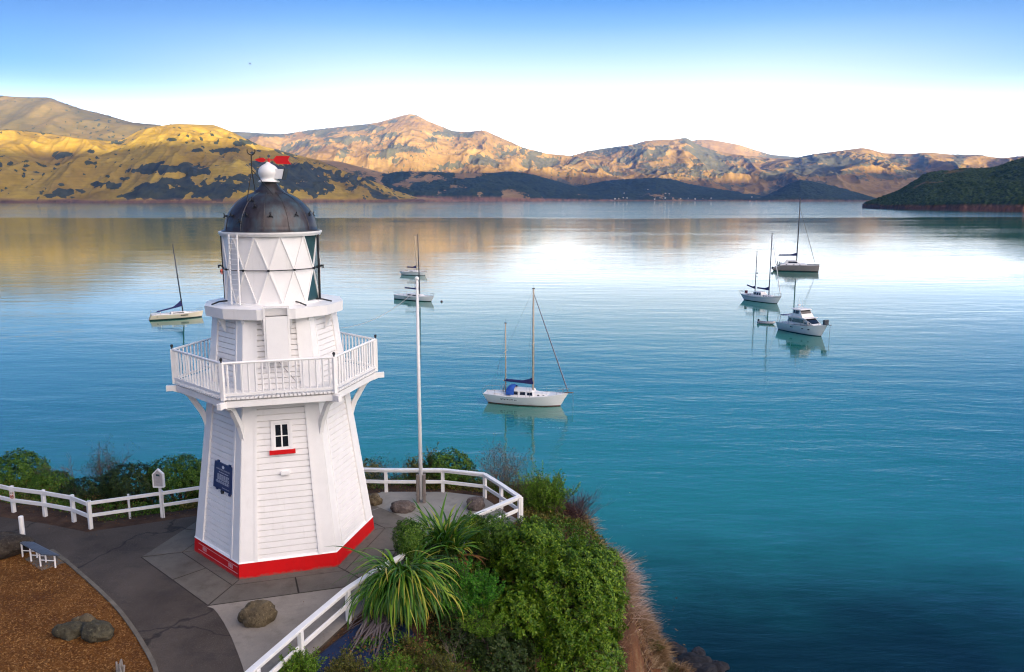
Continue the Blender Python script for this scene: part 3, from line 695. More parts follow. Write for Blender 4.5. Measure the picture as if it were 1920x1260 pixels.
    def hb_(s, z, o): return c0 + tg * s + Vector((0, 0, z)) + nrm * o
    w_ = .26
    pc.hexa([hb_(-w_, 5.46, .12), hb_(w_, 5.46, .12), hb_(w_, 5.46, .17), hb_(-w_, 5.46, .17)], [hb_(-w_, 6.60, .10), hb_(w_, 6.60, .10), hb_(w_, 6.60, .15), hb_(-w_, 6.60, .15)])
    hb = pc.build('hatch_board', WT, t)
    pc = MB(org)
    for s in (-w_ - .03, w_ + .03): pc.beam(hb_(s, 5.30, .06), hb_(s, 6.84, .13), .05, .07, up=nrm)
    pc.beam(hb_(-w_ - .055, 6.845, .12), hb_(w_ + .055, 6.845, .12), .08, .03)
    pc.build('frame', WT, hb)
    st = MB(org); st.tube([hb_(.0, 5.46, .10), hb_(.42, 4.92, .22)], .012, 6); st.build('stay', M['grey_metal'], hb)
    # lantern room
    ZB, ZM, ZT = 6.82, 7.69, 8.55; RL = 1.215
    def la(deg, r, z): a = R(-90 + deg); return Vector((LX - .02 + r * math.cos(a), LY + r * math.sin(a), z))
    lan = MB(org); glz = MB(org); bars = MB(org)
    for k in range(12):
        a0 = -3 + 30 * k
        for (za, zb) in ((ZT, ZM), (ZB, ZM)):
            A, B2, C = la(a0, RL, za), la(a0 + 30, RL, za), la(a0 + 15, RL, zb); C0 = la(a0 - 15, RL, zb)
            for tri, ctr in (((A, B2, C), a0 + 15), ((C0, A, C), a0)):
                ctr = (ctr + 180) % 360 - 180
                (glz if 64 < ctr < 150 else lan).face(list(tri))
            for Q in (C, C0): bars.beam(A.lerp(Q, .0) , Q, .03, .05, up=(A + Q) / 2 - Vector((LX, LY, (A.z + Q.z) / 2)))
    ln = lan.build('lantern_room', W, t)
    glz.build('glazing', M['glass_teal'], ln); bars.build('lattice', WT, ln)
    mb = MB(org); mb.lathe([(1.16, ZB - .02), (1.30, ZB - .02), (1.30, ZB + .035), (1.16, ZB + .035)], (LX - .02, LY, 0), 48); mb.build('foot_ring', WT, ln)
    mb = MB(org); mb.lathe([(1.18, ZT - .02), (1.27, ZT - .02), (1.31, ZT + .05), (1.31, ZT + .085), (1.18, ZT + .085)], (LX - .02, LY, 0), 48); mb.build('rim', WT, ln)
    mb = MB(org); pts = [la(d, 1.25, ZM) for d in range(0, 361, 10)]; mb.tube(pts, .013, 6, cap=False)
    for k in range(12): mb.box(la(12 + 30 * k, 1.245, ZM), (.05, .05, .05))
    for d in (-84, 84, 180):
        mb.tube([la(d, 1.26, ZB), la(d, 1.27, ZT)], .03, 8)
        for z in (ZM + .05,): mb.tube([la(d, 1.2, z - .05), la(d, 1.38, z)], .02, 6); mb.tube([la(d, 1.38, z), la(d, 1.38, z - .07)], .02, 6); mb.box(la(d, 1.36, z), (.12, .06, .03), R(d))
    mb.build('tie_ring', M['dark_iron'], ln)
    for d in (-52, 42, 75):
        hk = MB(org); hk.tube([la(d, 1.24, ZB + .06), la(d, 1.45, ZB + .05), la(d + 2, 1.66, ZB + .0)], .022, 6); hk.build('roof_hook', M['dark_iron'], cn)
    # ladder
    ld = MB(org)
    for d in (-33, -21): ld.beam(la(d, 1.36, ZB + .01), la(d, 1.33, ZT + .04), .028, .04, up=la(d, 1, 0) - la(d, 0, 0))
    for j in range(13):
        z = ZB + .13 + j * .128; ld.tube([la(-33, 1.355, z), la(-21, 1.355, z)], .010, 6)
    ld.build('ladder', WT, ln)
    # dome
    C_ = (LX, LY, 0)
    prof = [(1.17, 8.638), (1.25, 8.64), (1.25, 8.665), (1.185, 8.67), (1.175, 8.78), (1.14, 8.92), (1.075, 9.07), (.98, 9.22), (.86, 9.36), (.70, 9.485), (.54, 9.57), (.40, 9.625), (.385, 9.66), (.33, 9.70), (.24, 9.80), (.19, 9.87), (.19, 9.885)]
    mb = MB(org); mb.lathe(prof, C_, 48); dm = mb.build('dome', M['copper'], t, smooth=True)
    mb = MB(org)
    for k in range(12):
        a = R(-90 + 8 + 30 * k); pts = [pol(r + .004, a, z) for r, z in prof[3:12]]; mb.tube(pts, .010, 5)
    mb.build('seam', M['copper'], dm)
    def dome_r(z):
        zz = [q[1] for q in prof[3:12]]; rr = [q[0] for q in prof[3:12]]; return float(np.interp(z, zz, rr))
    for d, z in [(-97, 9.05), (-62, 9.03), (-40, 9.05), (-14, 9.07), (17, 9.06), (52, 9.07), (80, 9.08), (-22, 8.90), (-5, 9.28), (-14, 9.43), (115, 9.05), (150, 9.05), (-130, 9.05)]:
        mb = MB(org); c = la(d, dome_r(z) + .03, z); o = (la(d, 1, 0) - la(d, 0, 0)).normalized(); tn = Vector((-o.y, o.x, 0))
        for ang in (90, 210, 330):
            mb.tube([c, c + (tn * math.cos(R(ang)) + Vector((0, 0, 1)) * math.sin(R(ang))) * .075 + o * .03], .014, 5)
        mb.tube([c - o * .06, c + o * .03], .025, 6)
        mb.build('step_bracket', M['dark_iron'], dm)
    # ventilator ball with its cowl
    mb = MB(org); mb.lathe([(.25, 9.886), (.27, 9.89), (.27, 9.915), (.22, 9.945), (.205, 9.99), (.235, 10.04), (.258, 10.11), (.255, 10.18), (.225, 10.25), (.165, 10.31), (.10, 10.345), (.06, 10.37), (.035, 10.40), (.0, 10.41)], C_, 28)
    vb = mb.build('ventilator', WT, t, smooth=True)
    mb = MB(org); x0, x1 = LX + .12, LX + .45
    mb.hexa([Vector((x0, LY - .12, 9.98)), Vector((x0, LY + .12, 9.98)), Vector((x0, LY + .12, 10.22)), Vector((x0, LY - .12, 10.22))],
            [Vector((x1 - .07, LY - .155, 9.97)), Vector((x1 - .07, LY + .155, 9.97)), Vector((x1, LY + .155, 10.22)), Vector((x1, LY - .155, 10.22))]); mb.build('cowl', WT, vb)
    mb = MB(org); mb.hexa([Vector((x1 - .068, LY - .165, 9.955)), Vector((x1 - .068, LY + .165, 9.955)), Vector((x1 + .002, LY + .165, 10.235)), Vector((x1 + .002, LY - .165, 10.235))],
            [Vector((x1 - .048, LY - .165, 9.95)), Vector((x1 - .048, LY + .165, 9.95)), Vector((x1 + .022, LY + .165, 10.235)), Vector((x1 + .022, LY - .165, 10.235))]); mb.build('cowl_mouth', M['dark_iron'], vb)
    # wind vane
    y = LY - .012; zc = 10.455; vx = LX + .02
    mb = MB(org)
    P = lambda x, z: Vector((vx + x, y, zc + z))
    mb.prism([P(-.37, 0), P(-.28, .035), P(-.20, .058), (P(-.13, .055)), P(-.08, .02), P(-.08, -.02), P(-.13, -.055), P(-.20, -.058), P(-.28, -.035)], (0, .03, 0))
    mb.beam(P(-.085, 0) + Vector((0, .015, 0)), P(.12, 0) + Vector((0, .015, 0)), .028, .03)
    mb.prism([P(.115, 0), P(.20, .10), P(.56, .10), P(.50, .0), P(.58, -.11), P(.20, -.10)], (0, .03, 0))
    mb.tube([P(0, -.09) + Vector((0, .015, 0)), P(0, .04) + Vector((0, .015, 0))], .03, 8)
    mb.build('wind_vane', M['red_vane'], t)
    # lightning rod on three legs
    mb = MB(org); yy = LY - .35
    top = aty(472, 318, yy); fork = aty(471, 290, yy)
    mb.tube([top, fork], .016, 6)
    pts = [fork + Vector((.10 * math.sin(R(d)), 0, .095 - .10 * math.cos(R(d)))) for d in range(-110, 111, 20)]; mb.tube(pts, .014, 6)
    for u, v, Y in ((462, 384, LY - .75), (479, 362, LY - .2), (513, 366, LY - .62)): mb.tube([top, aty(u, v, Y)], .013, 6)
    mb.build('lightning_rod', M['dark_iron'], t)
    return t
def title(f0, sa, sb, ha, hb, parent, org):
    cu = bpy.data.curves.new('title', 'FONT'); cu.body = 'AKAROA HEAD LIGHTHOUSE'; cu.size = 1.0; cu.extrude = 0.0; cu.resolution_u = 2
    o = bpy.data.objects.new('title_tmp', cu); col.objects.link(o); dg = bpy.context.evaluated_depsgraph_get(); dg.update()
    me = bpy.data.meshes.new_from_object(o.evaluated_get(dg)); bpy.data.objects.remove(o)
    xs = [v.co.x for v in me.vertices]; ys = [v.co.y for v in me.vertices]; x0, x1, y0, y1 = min(xs), max(xs), min(ys), max(ys)
    for v in me.vertices:
        x = (v.co.x - x0) / (x1 - x0); y = (v.co.y - y0) / (y1 - y0)
        v.co = f0(sa + (.13 + .74 * x) * (sb - sa), ha + (.74 + .052 * y) * (hb - ha), .038) - Vector(org)
    me.materials.clear(); me.materials.append(M['plaque_letter'])
    ob = bpy.data.objects.new('title_lettering', me); col.objects.link(ob); ob.parent = parent
lighthouse()
# ---------------------------------------------------------------- the point: terrain
EDGE = [(-60, 24.6), (-16.2, 24.0), (-14.0, 23.25), (-12.3, 22.4), (-10.5, 23.25), (-7.5, 24.6), (-4.13, 25.2), (-2.2, 25.2), (-.85, 24.8), (.35, 22.65), (-.9, 21.15), (-2.0, 19.45), (-3.15, 17.7), (-3.6, 16.85), (-4.22, 15.1), (-4.7, 13.75), (-5.2, 12.3), (-6.3, 8), (-7, 4), (-8, -40), (-60, -40)]
def edge_dist(X, Y):
    P = np.array(EDGE); n = len(P); d = np.full(X.shape, 1e9); ins = np.zeros(X.shape, bool)
    for i in range(n):
        a, b = P[i], P[(i + 1) % n]; e = b - a; L2 = e @ e
        t = np.clip(((X - a[0]) * e[0] + (Y - a[1]) * e[1]) / L2, 0, 1)
        d = np.minimum(d, np.hypot(X - a[0] - t * e[0], Y - a[1] - t * e[1]))
        cond = (a[1] > Y) != (b[1] > Y)
        xi = a[0] + (Y - a[1]) * e[0] / (e[1] if abs(e[1]) > 1e-9 else 1e-9)
        ins ^= cond & (X < xi)
    return np.where(ins, -d, d)
def land_z(X, Y):
    X = np.asarray(X, float); Y = np.asarray(Y, float)
    d = edge_dist(X, Y)
    n1 = fbm(X / 2.2, Y / 2.2, 4, 5); n2 = ridged(X / 3.5, Y / 3.5, 4, 9)
    dd = np.maximum(d + (n1 - .5) * 1.6 * np.clip(d / 2, 0, 1), 0)
    front = np.clip((26.0 - Y) / 3, 0, 1) * np.clip((X + 9) / 3, 0, 1)          # steeper bank on the near side
    z = -(.22 + .06 * front) * np.minimum(dd, 1.2) - (.5 + .45 * front) * np.clip(dd - 1.2, 0, 1.75) - 2.9 * np.clip(dd - 2.95, 0, 1.3) - 1.35 * np.maximum(dd - 4.25, 0)
    z = z + np.clip(dd - .4, 0, 3) * (n2 - .5) * .55 + np.clip(dd - 2.5, 0, 2) * (ridged(X / 1.3, Y / 1.3, 4, 19) - .55) * .95
    z = np.maximum(z, WZ - 2.5 + .8 * (n1 - .5))
    return np.where(d < 0, -.05, z - .05)
def land():
    xs = np.concatenate([np.linspace(-60, -18, 70), np.linspace(-17.8, 14, 260)]); ys = np.concatenate([np.linspace(-40, 6, 60), np.linspace(6.2, 42, 290)])
    X, Y = np.meshgrid(xs, ys); Z = land_z(X, Y)
    n = len(xs); i = np.arange(len(ys) - 1)[:, None] * n + np.arange(n - 1)[None, :]
    Q = np.stack([i, i + 1, i + n + 1, i + n], -1).reshape(-1, 4)
    m = NT('bank_soil'); v = m.coord('Object'); sx = m.n('ShaderNodeSeparateXYZ'); m.l(v, sx.inputs[0])
    a = m.ramp(m.noise(v, 1.2, 7, .65), [(.3, (.022, .014, .009)), (.5, (.06, .033, .02)), (.7, (.10, .058, .034))])
    cl = m.ramp(m.noise(m.coord('Object', (1, 1, .4)), .9, 8, .7), [(.28, (.02, .011, .008)), (.45, (.075, .03, .018)), (.56, (.15, .065, .03)), (.66, (.21, .125, .065)), (.76, (.27, .20, .14))])
    mr = m.n('ShaderNodeMapRange'); m.l(sx.outputs[2], mr.inputs[0]); mr.inputs[1].default_value = -2.2; mr.inputs[2].default_value = -3.6
    a = m.mix(mr.outputs[0], a, cl)
    m2 = m.n('ShaderNodeMapRange'); m.l(sx.outputs[2], m2.inputs[0]); m2.inputs[1].default_value = WZ + 3.2; m2.inputs[2].default_value = WZ + 1.2
    a = m.mix(m2.outputs[0], a, (.012, .011, .012))
    m.set(base=a, rough=.95, spec=.2); m.bump(m.noise(v, 5, 7, .7), .8, .12)
    o = np_mesh('ground', np.stack([X, Y, Z], -1).reshape(-1, 3), Q, m.m, smooth=True)
    tag(o, kind='structure')
land()
def zland(x, y): return float(land_z(np.array([x]), np.array([y]))[0])

def sheet(name, pts, z, mat, thick=.05, kind='structure', bevel=0):
    mb = MB(); mb.prism([Vector((p[0], p[1], z - thick)) for p in pts], (0, 0, thick)); return tag(mb.build(name, mat, bevel=bevel), kind=kind)
def smooth_line(pts, n=10):                 # Catmull-Rom through points
    out = []; P = [Vector((p[0], p[1], 0)) for p in pts]; P = [P[0] * 2 - P[1]] + P + [P[-1] * 2 - P[-2]]
    for i in range(1, len(P) - 2):
        for k in range(n):
            t = k / n; a, b, c, d = P[i - 1], P[i], P[i + 1], P[i + 2]
            out.append(.5 * ((2 * b) + (c - a) * t + (2 * a - 5 * b + 4 * c - d) * t * t + (3 * b - a - 3 * c + d) * t ** 3))
    out.append(P[-2]); return out

def asphalt_mat():
    m = NT('asphalt'); v = m.coord('Object')
    a = m.ramp(m.noise(v, .55, 6, .6), [(.3, (.038, .028, .021)), (.7, (.082, .064, .050))])
    a = m.mix(m.ramp(m.noise(m.coord('Object', (1, 1.6, 1)), .9, 5, .65), [(.52, (0, 0, 0)), (.70, (.75,) * 3)]), a, (.030, .024, .021))
    f = m.noise(v, 45, 3, .8); a = m.mix(m.ramp(f, [(.58, (0, 0, 0)), (.70, (.8,) * 3)]), a, (.16, .145, .135)); a = m.mix(m.ramp(f, [(.30, (.8,) * 3), (.42, (0, 0, 0))]), a, (.012, .011, .011))
    vo = m.n('ShaderNodeTexVoronoi', feature='DISTANCE_TO_EDGE'); vo.inputs['Scale'].default_value = .22
    dw = m.n('ShaderNodeTexNoise'); dw.inputs['Scale'].default_value = .8; dw.inputs['Detail'].default_value = 6; m.l(v, dw.inputs['Vector'])
    ad = m.n('ShaderNodeVectorMath', operation='MULTIPLY_ADD'); m.l(dw.outputs[1], ad.inputs[0]); ad.inputs[1].default_value = (1.8, 1.8, 0); m.l(v, ad.inputs[2]); m.l(ad.outputs[0], vo.inputs['Vector'])
    a = m.mix(m.ramp(vo.outputs['Distance'], [(.0, (.85,) * 3), (.012, (0, 0, 0))]), a, (.010, .009, .008))
    m.set(base=a, rough=.85, spec=.3); m.bump(f, .5, .012); return m.m
def concrete_mat(name, c0, c1, stain):
    m = NT(name); v = m.coord('Object')
    a = m.ramp(m.noise(v, .9, 7, .65), [(.3, c0), (.7, c1)])
    a = m.mix(m.ramp(m.noise(v, 2.3, 6, .7), [(.5, (0, 0, 0)), (.72, (.6,) * 3)]), a, stain)
    f = m.noise(v, 55, 3, .8); a = m.mix(m.ramp(f, [(.60, (0, 0, 0)), (.74, (.55,) * 3)]), a, C3(c1, 1.55)); a = m.mix(m.ramp(f, [(.28, (.6,) * 3), (.40, (0, 0, 0))]), a, C3(c0, .45))
    m.set(base=a, rough=.88, spec=.3); m.bump(f, .35, .008); return m.m
ASPH = asphalt_mat(); CONC = concrete_mat('pale_concrete', (.19, .165, .138), (.28, .245, .205), (.13, .11, .085)); SLAB = concrete_mat('grey_slabs', (.088, .077, .064), (.140, .124, .104), (.055, .047, .037))
CONC2 = concrete_mat('terrace_concrete', (.19, .18, .165), (.27, .258, .235), (.14, .13, .11))
JOINT = plain('joint_dirt', (.018, .014, .011), .95)
KERB = ground_mat('kerb_concrete', (.09, .075, .06), (.17, .15, .12), 3, .4, .01)
# path: everything inside the edge, a little back from it
sheet('path', [(-60, 23.6), (-16.2, 23.1), (-13.8, 22.35), (-12.25, 21.75), (-10.3, 22.6), (-7.5, 23.9), (-4.13, 24.95), (-2.2, 24.95), (-.95, 24.55), (.2, 22.6), (-1.05, 21.1), (-2.15, 19.4), (-3.3, 17.65), (-3.73, 16.82), (-4.35, 15.08), (-4.84, 13.7), (-5.35, 12.25), (-6.5, 8), (-7.2, 4), (-8.2, -30), (-60, -30)], -.004, ASPH)
# apron of slabs round the lighthouse
def slab_ring():
    mb = MB(); mb.prism([pol(3.78, TH0 + k * math.pi / 3, -.03) for k in range(6)], (0, 0, .03)); tag(mb.build('apron_joints', JOINT), kind='structure')
    mb = MB(); rnd = random.Random(4)
    def blk(q, z=.010):
        c = sum((Vector(p) for p in q), Vector()) / len(q); dz = rnd.uniform(-.003, .003)
        mb.prism([Vector((c.x + (p[0] - c.x) * 1, c.y + (p[1] - c.y) * 1, 0)) for p in q], (0, 0, z + dz))
    for k in range(6):
        def pt(s, r, g=0.0): return hexpt(k, r, 0).lerp(hexpt(k + 1, r, 0), s)
        g = .006
        blk([pt(g, 2.40), pt(1 - g, 2.40), pt(1 - g, 2.74), pt(g, 2.74)])
        cuts = [0, .5, 1] if k != 1 else [0, .55, 1]
        for a, b in zip(cuts, cuts[1:]): blk([pt(a + g, 2.765), pt(b - g, 2.765), pt(b - g, 3.76), pt(a + g, 3.76)])
    tag(mb.build('apron_paving', SLAB, bevel=.004), kind='structure')
slab_ring()
fc = [atz(400, 1141), hexpt(1, 3.80, 0), hexpt(2, 3.80, 0), Vector((-3.0, 18.1, 0)), Vector((-3.32, 17.6, 0)), Vector((-3.74, 16.8, 0)), Vector((-4.37, 15.06, 0)), Vector((-4.86, 13.7, 0)), Vector((-5.2, 12.6, 0))] + [atz(u, v) for u, v in ((466, 1290), (455, 1250), (446, 1225), (434, 1195), (420, 1168), (408, 1150))]
sheet('forecourt_paving', fc, .004, CONC)
tc_ = [(-4.25, 24.93), (-2.2, 24.93), (-.97, 24.53), (.18, 22.6), (-1.06, 21.1), (-2.05, 19.55), (-2.7, 20.6), tuple(atz(769, 985)[:2]), tuple(atz(700, 962)[:2]), (-4.9, 24.1)]
sheet('terrace_paving', tc_, .004, CONC2)
# bark bed, its kerb
kl = [atz(u, v) for u, v in ((-60, 992), (0, 1009), (60, 1026), (112, 1047), (160, 1085), (215, 1137), (252, 1185), (278, 1228), (291, 1256), (300, 1300))]
kl = smooth_line([(p.x, p.y) for p in kl], 8)
def bark():
    mat = ground_mat('bark_mulch', (.11, .042, .008), (.21, .084, .016), 2.5, .9, .03, .95, (1.1, (.10, .036, .008)), (.27, .13, .04), 40)
    P = [(p.x, p.y) for p in kl] + [(-8.6, 6), (-10, -20), (-40, -20), (-40, 22)]
    P[0:0] = [(-22, kl[0].y - .1)]
    sheet('bark_bed', P, .012, mat)
    rnd = np.random.RandomState(5); n = 90000
    y = 12.5 + 8.5 * rnd.rand(n) ** 1.2; x = -17 + 10.5 * rnd.rand(n)
    ky = np.array([p.y for p in kl])[::-1]; kx = np.array([p.x for p in kl])[::-1]
    ok = x < np.interp(y, ky, kx) - .06 + .10 * rnd.rand(n) ** 6
    x, y = x[ok], y[ok]; n = len(x)
    a = rnd.rand(n) * 6.28; l = .010 + .024 * rnd.rand(n) ** 2; w = .005 + .009 * rnd.rand(n); tl = (rnd.rand(n) - .5) * .7
    ux, uy = np.cos(a), np.sin(a); z = .018 + .012 * rnd.rand(n)
    def q(sx, sy): return np.stack([x + ux * l * sx - uy * w * sy, y + uy * l * sx + ux * w * sy, z + tl * l * sx], -1)
    V = np.stack([q(-1, -1), q(1, -1), q(1, 1), q(-1, 1)], 1).reshape(-1, 3); Q = np.arange(4 * n).reshape(-1, 4)
    o = np_mesh('bark_chips', V, Q, leaf_mat('bark_chip', (.09, .030, .006), (.21, .082, .016), (.40, .21, .07), .9, 0, .2)); tag(o, kind='stuff')
bark()
mb = MB(); inn = []
for i, p in enumerate(kl):
    d = (kl[min(i + 1, len(kl) - 1)] - kl[max(i - 1, 0)]).normalized(); nn = Vector((-d.y, d.x, 0)); inn.append((p - nn * .045, p + nn * .045))
for (a, b), (c, d) in zip(inn, inn[1:]): mb.hexa([a, b, d, c], [q + Vector((0, 0, .05)) for q in (a, b, d, c)])
tag(mb.build('kerb', KERB), kind='structure')

# ---------------------------------------------------------------- fences
FM = M['fence']
def fence(label, pts, H=.80, posts=None, nomid=(), top=.11, flat=False, name='rail_fence', tall={}, depth=.12):
    org = Vector((pts[0][0], pts[0][1], 0)); t = thing(name, label, 'fence', org)
    P = [Vector((x, y, 0)) for x, y in pts]
    for i, (a, b) in enumerate(zip(P, P[1:])):
        for z, h in ((H - top / 2, top), (H * .45, top * .95)):
            mb = MB(org)
            if flat and z > H * .6: mb.beam(a + Vector((0, 0, H - .02)), b + Vector((0, 0, H - .02)), .14, .05); mb.beam(a + Vector((0, 0, H - .08)), b + Vector((0, 0, H - .08)), .05, .07)
            else: mb.beam(a + Vector((0, 0, z)), b + Vector((0, 0, z)), .05, h)
            mb.build('rail', FM, t, bevel=.006)
    for i, p in enumerate(P):
        hh = tall.get(i, H); mb = MB(org); q = P[min(i + 1, len(P) - 1)] - P[max(i - 1, 0)]; rz = math.atan2(q.y, q.x)
        nn = Vector((-q.y, q.x, 0)).normalized() * (0 if i in tall else .035)
        mb.box(p + nn + Vector((0, 0, (hh - depth) / 2 - (.03 if flat else -.015))), (.10, .10, hh + depth - (0.0 if not flat else .04)), rz); mb.build('post', FM, t, bevel=.008)
    return t
g = lambda u, v: tuple(atz(u, v)[:2])
fence('long white two-rail post fence along the far left side of the asphalt path', [(-19.5, 24.9), (-17.2, 24.15), g(24, 958), g(83, 966), g(137, 976), g(168, 989)], .78, top=.12)
fence('short white two-rail fence running from the path corner behind the lighthouse', [g(171, 988), g(306, 968), (-8.6, 23.85), (-6.8, 24.6)], .78, top=.10)
fence('white two-rail fence round the back of the terrace behind the flagpole', [(-5.6, 25.0), g(724, 923), g(830, 923), g(908, 932), g(938, 952), g(972, 977)], .80, flat=True)
fence('white two-rail fence along the near edge of the paving beside the flax', [(.24, 22.6), (-1.04, 21.14), (-2.17, 19.45), (-3.3, 17.7), (-3.75, 16.86), (-4.38, 15.16), (-4.85, 13.82), (-5.35, 12.3)], .78, flat=True, depth=.5)
# small white stake behind the left fence
mb = MB(); p = Vector((-11.55, 22.9, 0)); mb.box(p + Vector((0, 0, .28)), (.05, .05, .85)); o = mb.build('stake', FM, bevel=.004); tag(o, 'thin white stake standing behind the fence corner near the shaped sign', 'stake')

# ---------------------------------------------------------------- flagpole
def flagpole():
    b = atz(790, 942); t = thing('flagpole', 'tall thin white flagpole held between two grey timber posts on the terrace', 'flagpole', b)
    mb = MB(b); mb.tube([b + Vector((0, 0, .12)), b + Vector((0, 0, 3.5)), b + Vector((0, 0, 7.05))], [.062, .055, .036], 12); mb.build('pole', M['white_trim'], t, smooth=True)
    mb = MB(b); mb.lathe([(0, 7.05), (.06, 7.06), (.07, 7.10), (.05, 7.14), (0, 7.16)], b, 12); mb.build('finial', M['white_trim'], t)
    for dx in (-.10, .10):
        mb = MB(b); mb.box(b + Vector((dx, 0, .44)), (.085, .15, .98)); mb.build('post', M['timber_grey'], t, bevel=.01)
    mb = MB(b)
    for z in (.25, .80): mb.tube([b + Vector((-.17, 0, z)), b + Vector((.17, 0, z))], .016, 6)
    mb.build('bolt', M['dark_iron'], t)
    mb = MB(b); mb.tube([b + Vector((.06, -.06, .7)), b + Vector((.05, -.05, 7.0))], .006, 5); mb.build('halyard', M['fence'], t)
    # bunting line from the lantern gallery to the pole head
    a = aty(640, 615, 22.2); e = aty(772, 551, b.y); pts = [a.lerp(e, s) - Vector((0, 0, .35 * 4 * s * (1 - s) * .6)) for s in [i / 14 for i in range(15)]]
    mb = MB(a); mb.tube(pts, .006, 5); o = mb.build('rope', M['rib_grey']); tag(o, 'thin pale rope sagging from the balcony of the lighthouse towards the flagpole', 'rope')
flagpole()

# ---------------------------------------------------------------- signs, bollard, bench
def house_sign():
    b = atz(306, 968); b = Vector((b.x, b.y - .07, 0)); t = thing('notice_sign', 'house-shaped white framed notice with grey panel on a post at the fence', 'sign', b)
    mb = MB(b); mb.box(b + Vector((0, 0, .58)), (.075, .05, 1.16)); mb.build('post', FM, t, bevel=.005)
    z0 = .98; w, h, pk = .155, .40, .15
    outer = [Vector((-w, -.03, z0)), Vector((w, -.03, z0)), Vector((w, -.03, z0 + h)), Vector((0, -.03, z0 + h + pk)), Vector((-w, -.03, z0 + h))]
    mb = MB(b); mb.prism([b + p for p in outer], (0, .03 * -1.6, 0)); bd = mb.build('board', plain('notice_panel_grey', (.42, .40, .41), .6), t)
    mb = MB(b)
    ys = Vector((0, -.062, 0))
    for p, q in zip(outer, outer[1:] + outer[:1]):
        mb.beam(b + p + ys * .4, b + q + ys * .4, .075, .032, up=(Vector((0, 0, z0 + .25)) - (p + q) / 2))
    mb.build('frame', M['white_trim'], bd)
    mb = MB(b); mb.hexa([b + Vector((x, -.0785, z)) for x, z in ((-.055, z0 + .345), (.055, z0 + .33), (.055, z0 + .39), (-.055, z0 + .405))], [b + Vector((x, -.081, z)) for x, z in ((-.055, z0 + .345), (.055, z0 + .33), (.055, z0 + .39), (-.055, z0 + .405))]); mb.build('emblem', plain('dark_teal_print', (.012, .045, .06), .6), bd)
    mb = MB(b)
    for i in range(5): mb.box(b + Vector((random.Random(i).uniform(-.01, .01), -.0795, z0 + .29 - .035 * i)), (.12 - .02 * (i % 3), .002, .008))
    mb.build('lettering', plain('grey_print', (.22, .21, .22), .7), bd)
house_sign()
def path_sign():
    p = aty(22.5, 929, atz(24, 957).y - .06); t = thing('warning_sign', 'small white and orange prohibition notice fixed to the left fence post', 'sign', p)
    mb = MB(p); mb.box(p, (.16, .012, .24), R(-12)); mb.build('plate', plain('notice_plate', (.72, .60, .52), .5), t)
    c = p + Vector((-.004, -.012, -.035)); mb = MB(p); nrm = Vector((-.208, -.978, 0)); tg = Vector((.978, -.208, 0))
    ring = [c + (tg * math.cos(a) + Vector((0, 0, 1)) * math.sin(a)) * .052 for a in [i * math.pi / 10 for i in range(21)]]
    mb.tube(ring, .009, 6, cap=False); mb.tube([ring[3], ring[13]], .008, 6); mb.build('prohibition_mark', plain('orange_print', (.45, .05, .015), .5), t)
    mb = MB(p); mb.box(c + nrm * .0 + Vector((0, 0, 0)), (.05, .006, .022), R(-12)); mb.box(p + Vector((0, -.009, .07)), (.10, .006, .015), R(-12)); mb.box(p + Vector((0, -.009, .095)), (.08, .006, .012), R(-12)); mb.build('symbol', plain('dark_print', (.03, .02, .02), .6), t)
path_sign()
b = atz(44, 1016); mb = MB(b); mb.lathe([(0, -.05), (.066, -.05), (.066, .74), (.06, .755), (0, .78)], b, 16); o = mb.build('bollard', M['white_trim']); tag(o, 'round white bollard standing behind the slatted bench', 'bollard')

def bench():
    A = atz(38, 1014 + 22); c = atz(82, 1052); t = thing('park_bench', 'low backless bench of grey slats on white legs by the bark bed', 'bench', c)
    # seat corners from the photograph, seat height 0.42
    h = .42; s0, s1, s2, s3 = (atz(u, v, h) for u, v in ((30, 1014), (78, 1039), (113, 1041), (66, 1017)))
    s3 = s0 + (s2 - s1)
    mats = plain('bench_slat_grey', (.10, .115, .14), .45, 0, .3)
    st = MB(c)
    for i in range(5):
        f0, f1 = (i + .12) / 5, (i + .86) / 5
        a0, a1, b0, b1 = s0.lerp(s3, f0), s0.lerp(s3, f1), s1.lerp(s2, f0), s1.lerp(s2, f1)
        st.hexa([a0 - Vector((0, 0, .03)), b0 - Vector((0, 0, .03)), b1 - Vector((0, 0, .03)), a1 - Vector((0, 0, .03))], [a0, b0, b1, a1])
    st.build('seat', mats, t)
    legs = []
    for s in (.14, .48, .84):
        pr = []
        for q in (.10, .90):
            p = s0.lerp(s1, s).lerp(s3.lerp(s2, s), q); pr.append(p)
            mb = MB(c); mb.tube([Vector((p.x, p.y, .0)), Vector((p.x, p.y, h - .03))], .022, 8); mb.build('leg', M['white_trim'], t)
        mb = MB(c); mb.tube([pr[0] - Vector((0, 0, .22)), pr[1] - Vector((0, 0, .22))], .014, 6); mb.tube([pr[0] - Vector((0, 0, .04)), pr[1] - Vector((0, 0, .04))], .016, 6); mb.build('cross_bar', M['white_trim'], t)
    pad = [atz(u, v) for u, v in ((46, 1049), (78, 1071), (131, 1053), (100, 1030))]
    mb = MB(); mb.prism([Vector((p.x, p.y, -.02)) for p in pad], (0, 0, .045)); tag(mb.build('bench_pad', KERB, bevel=.006), kind='structure')
bench()

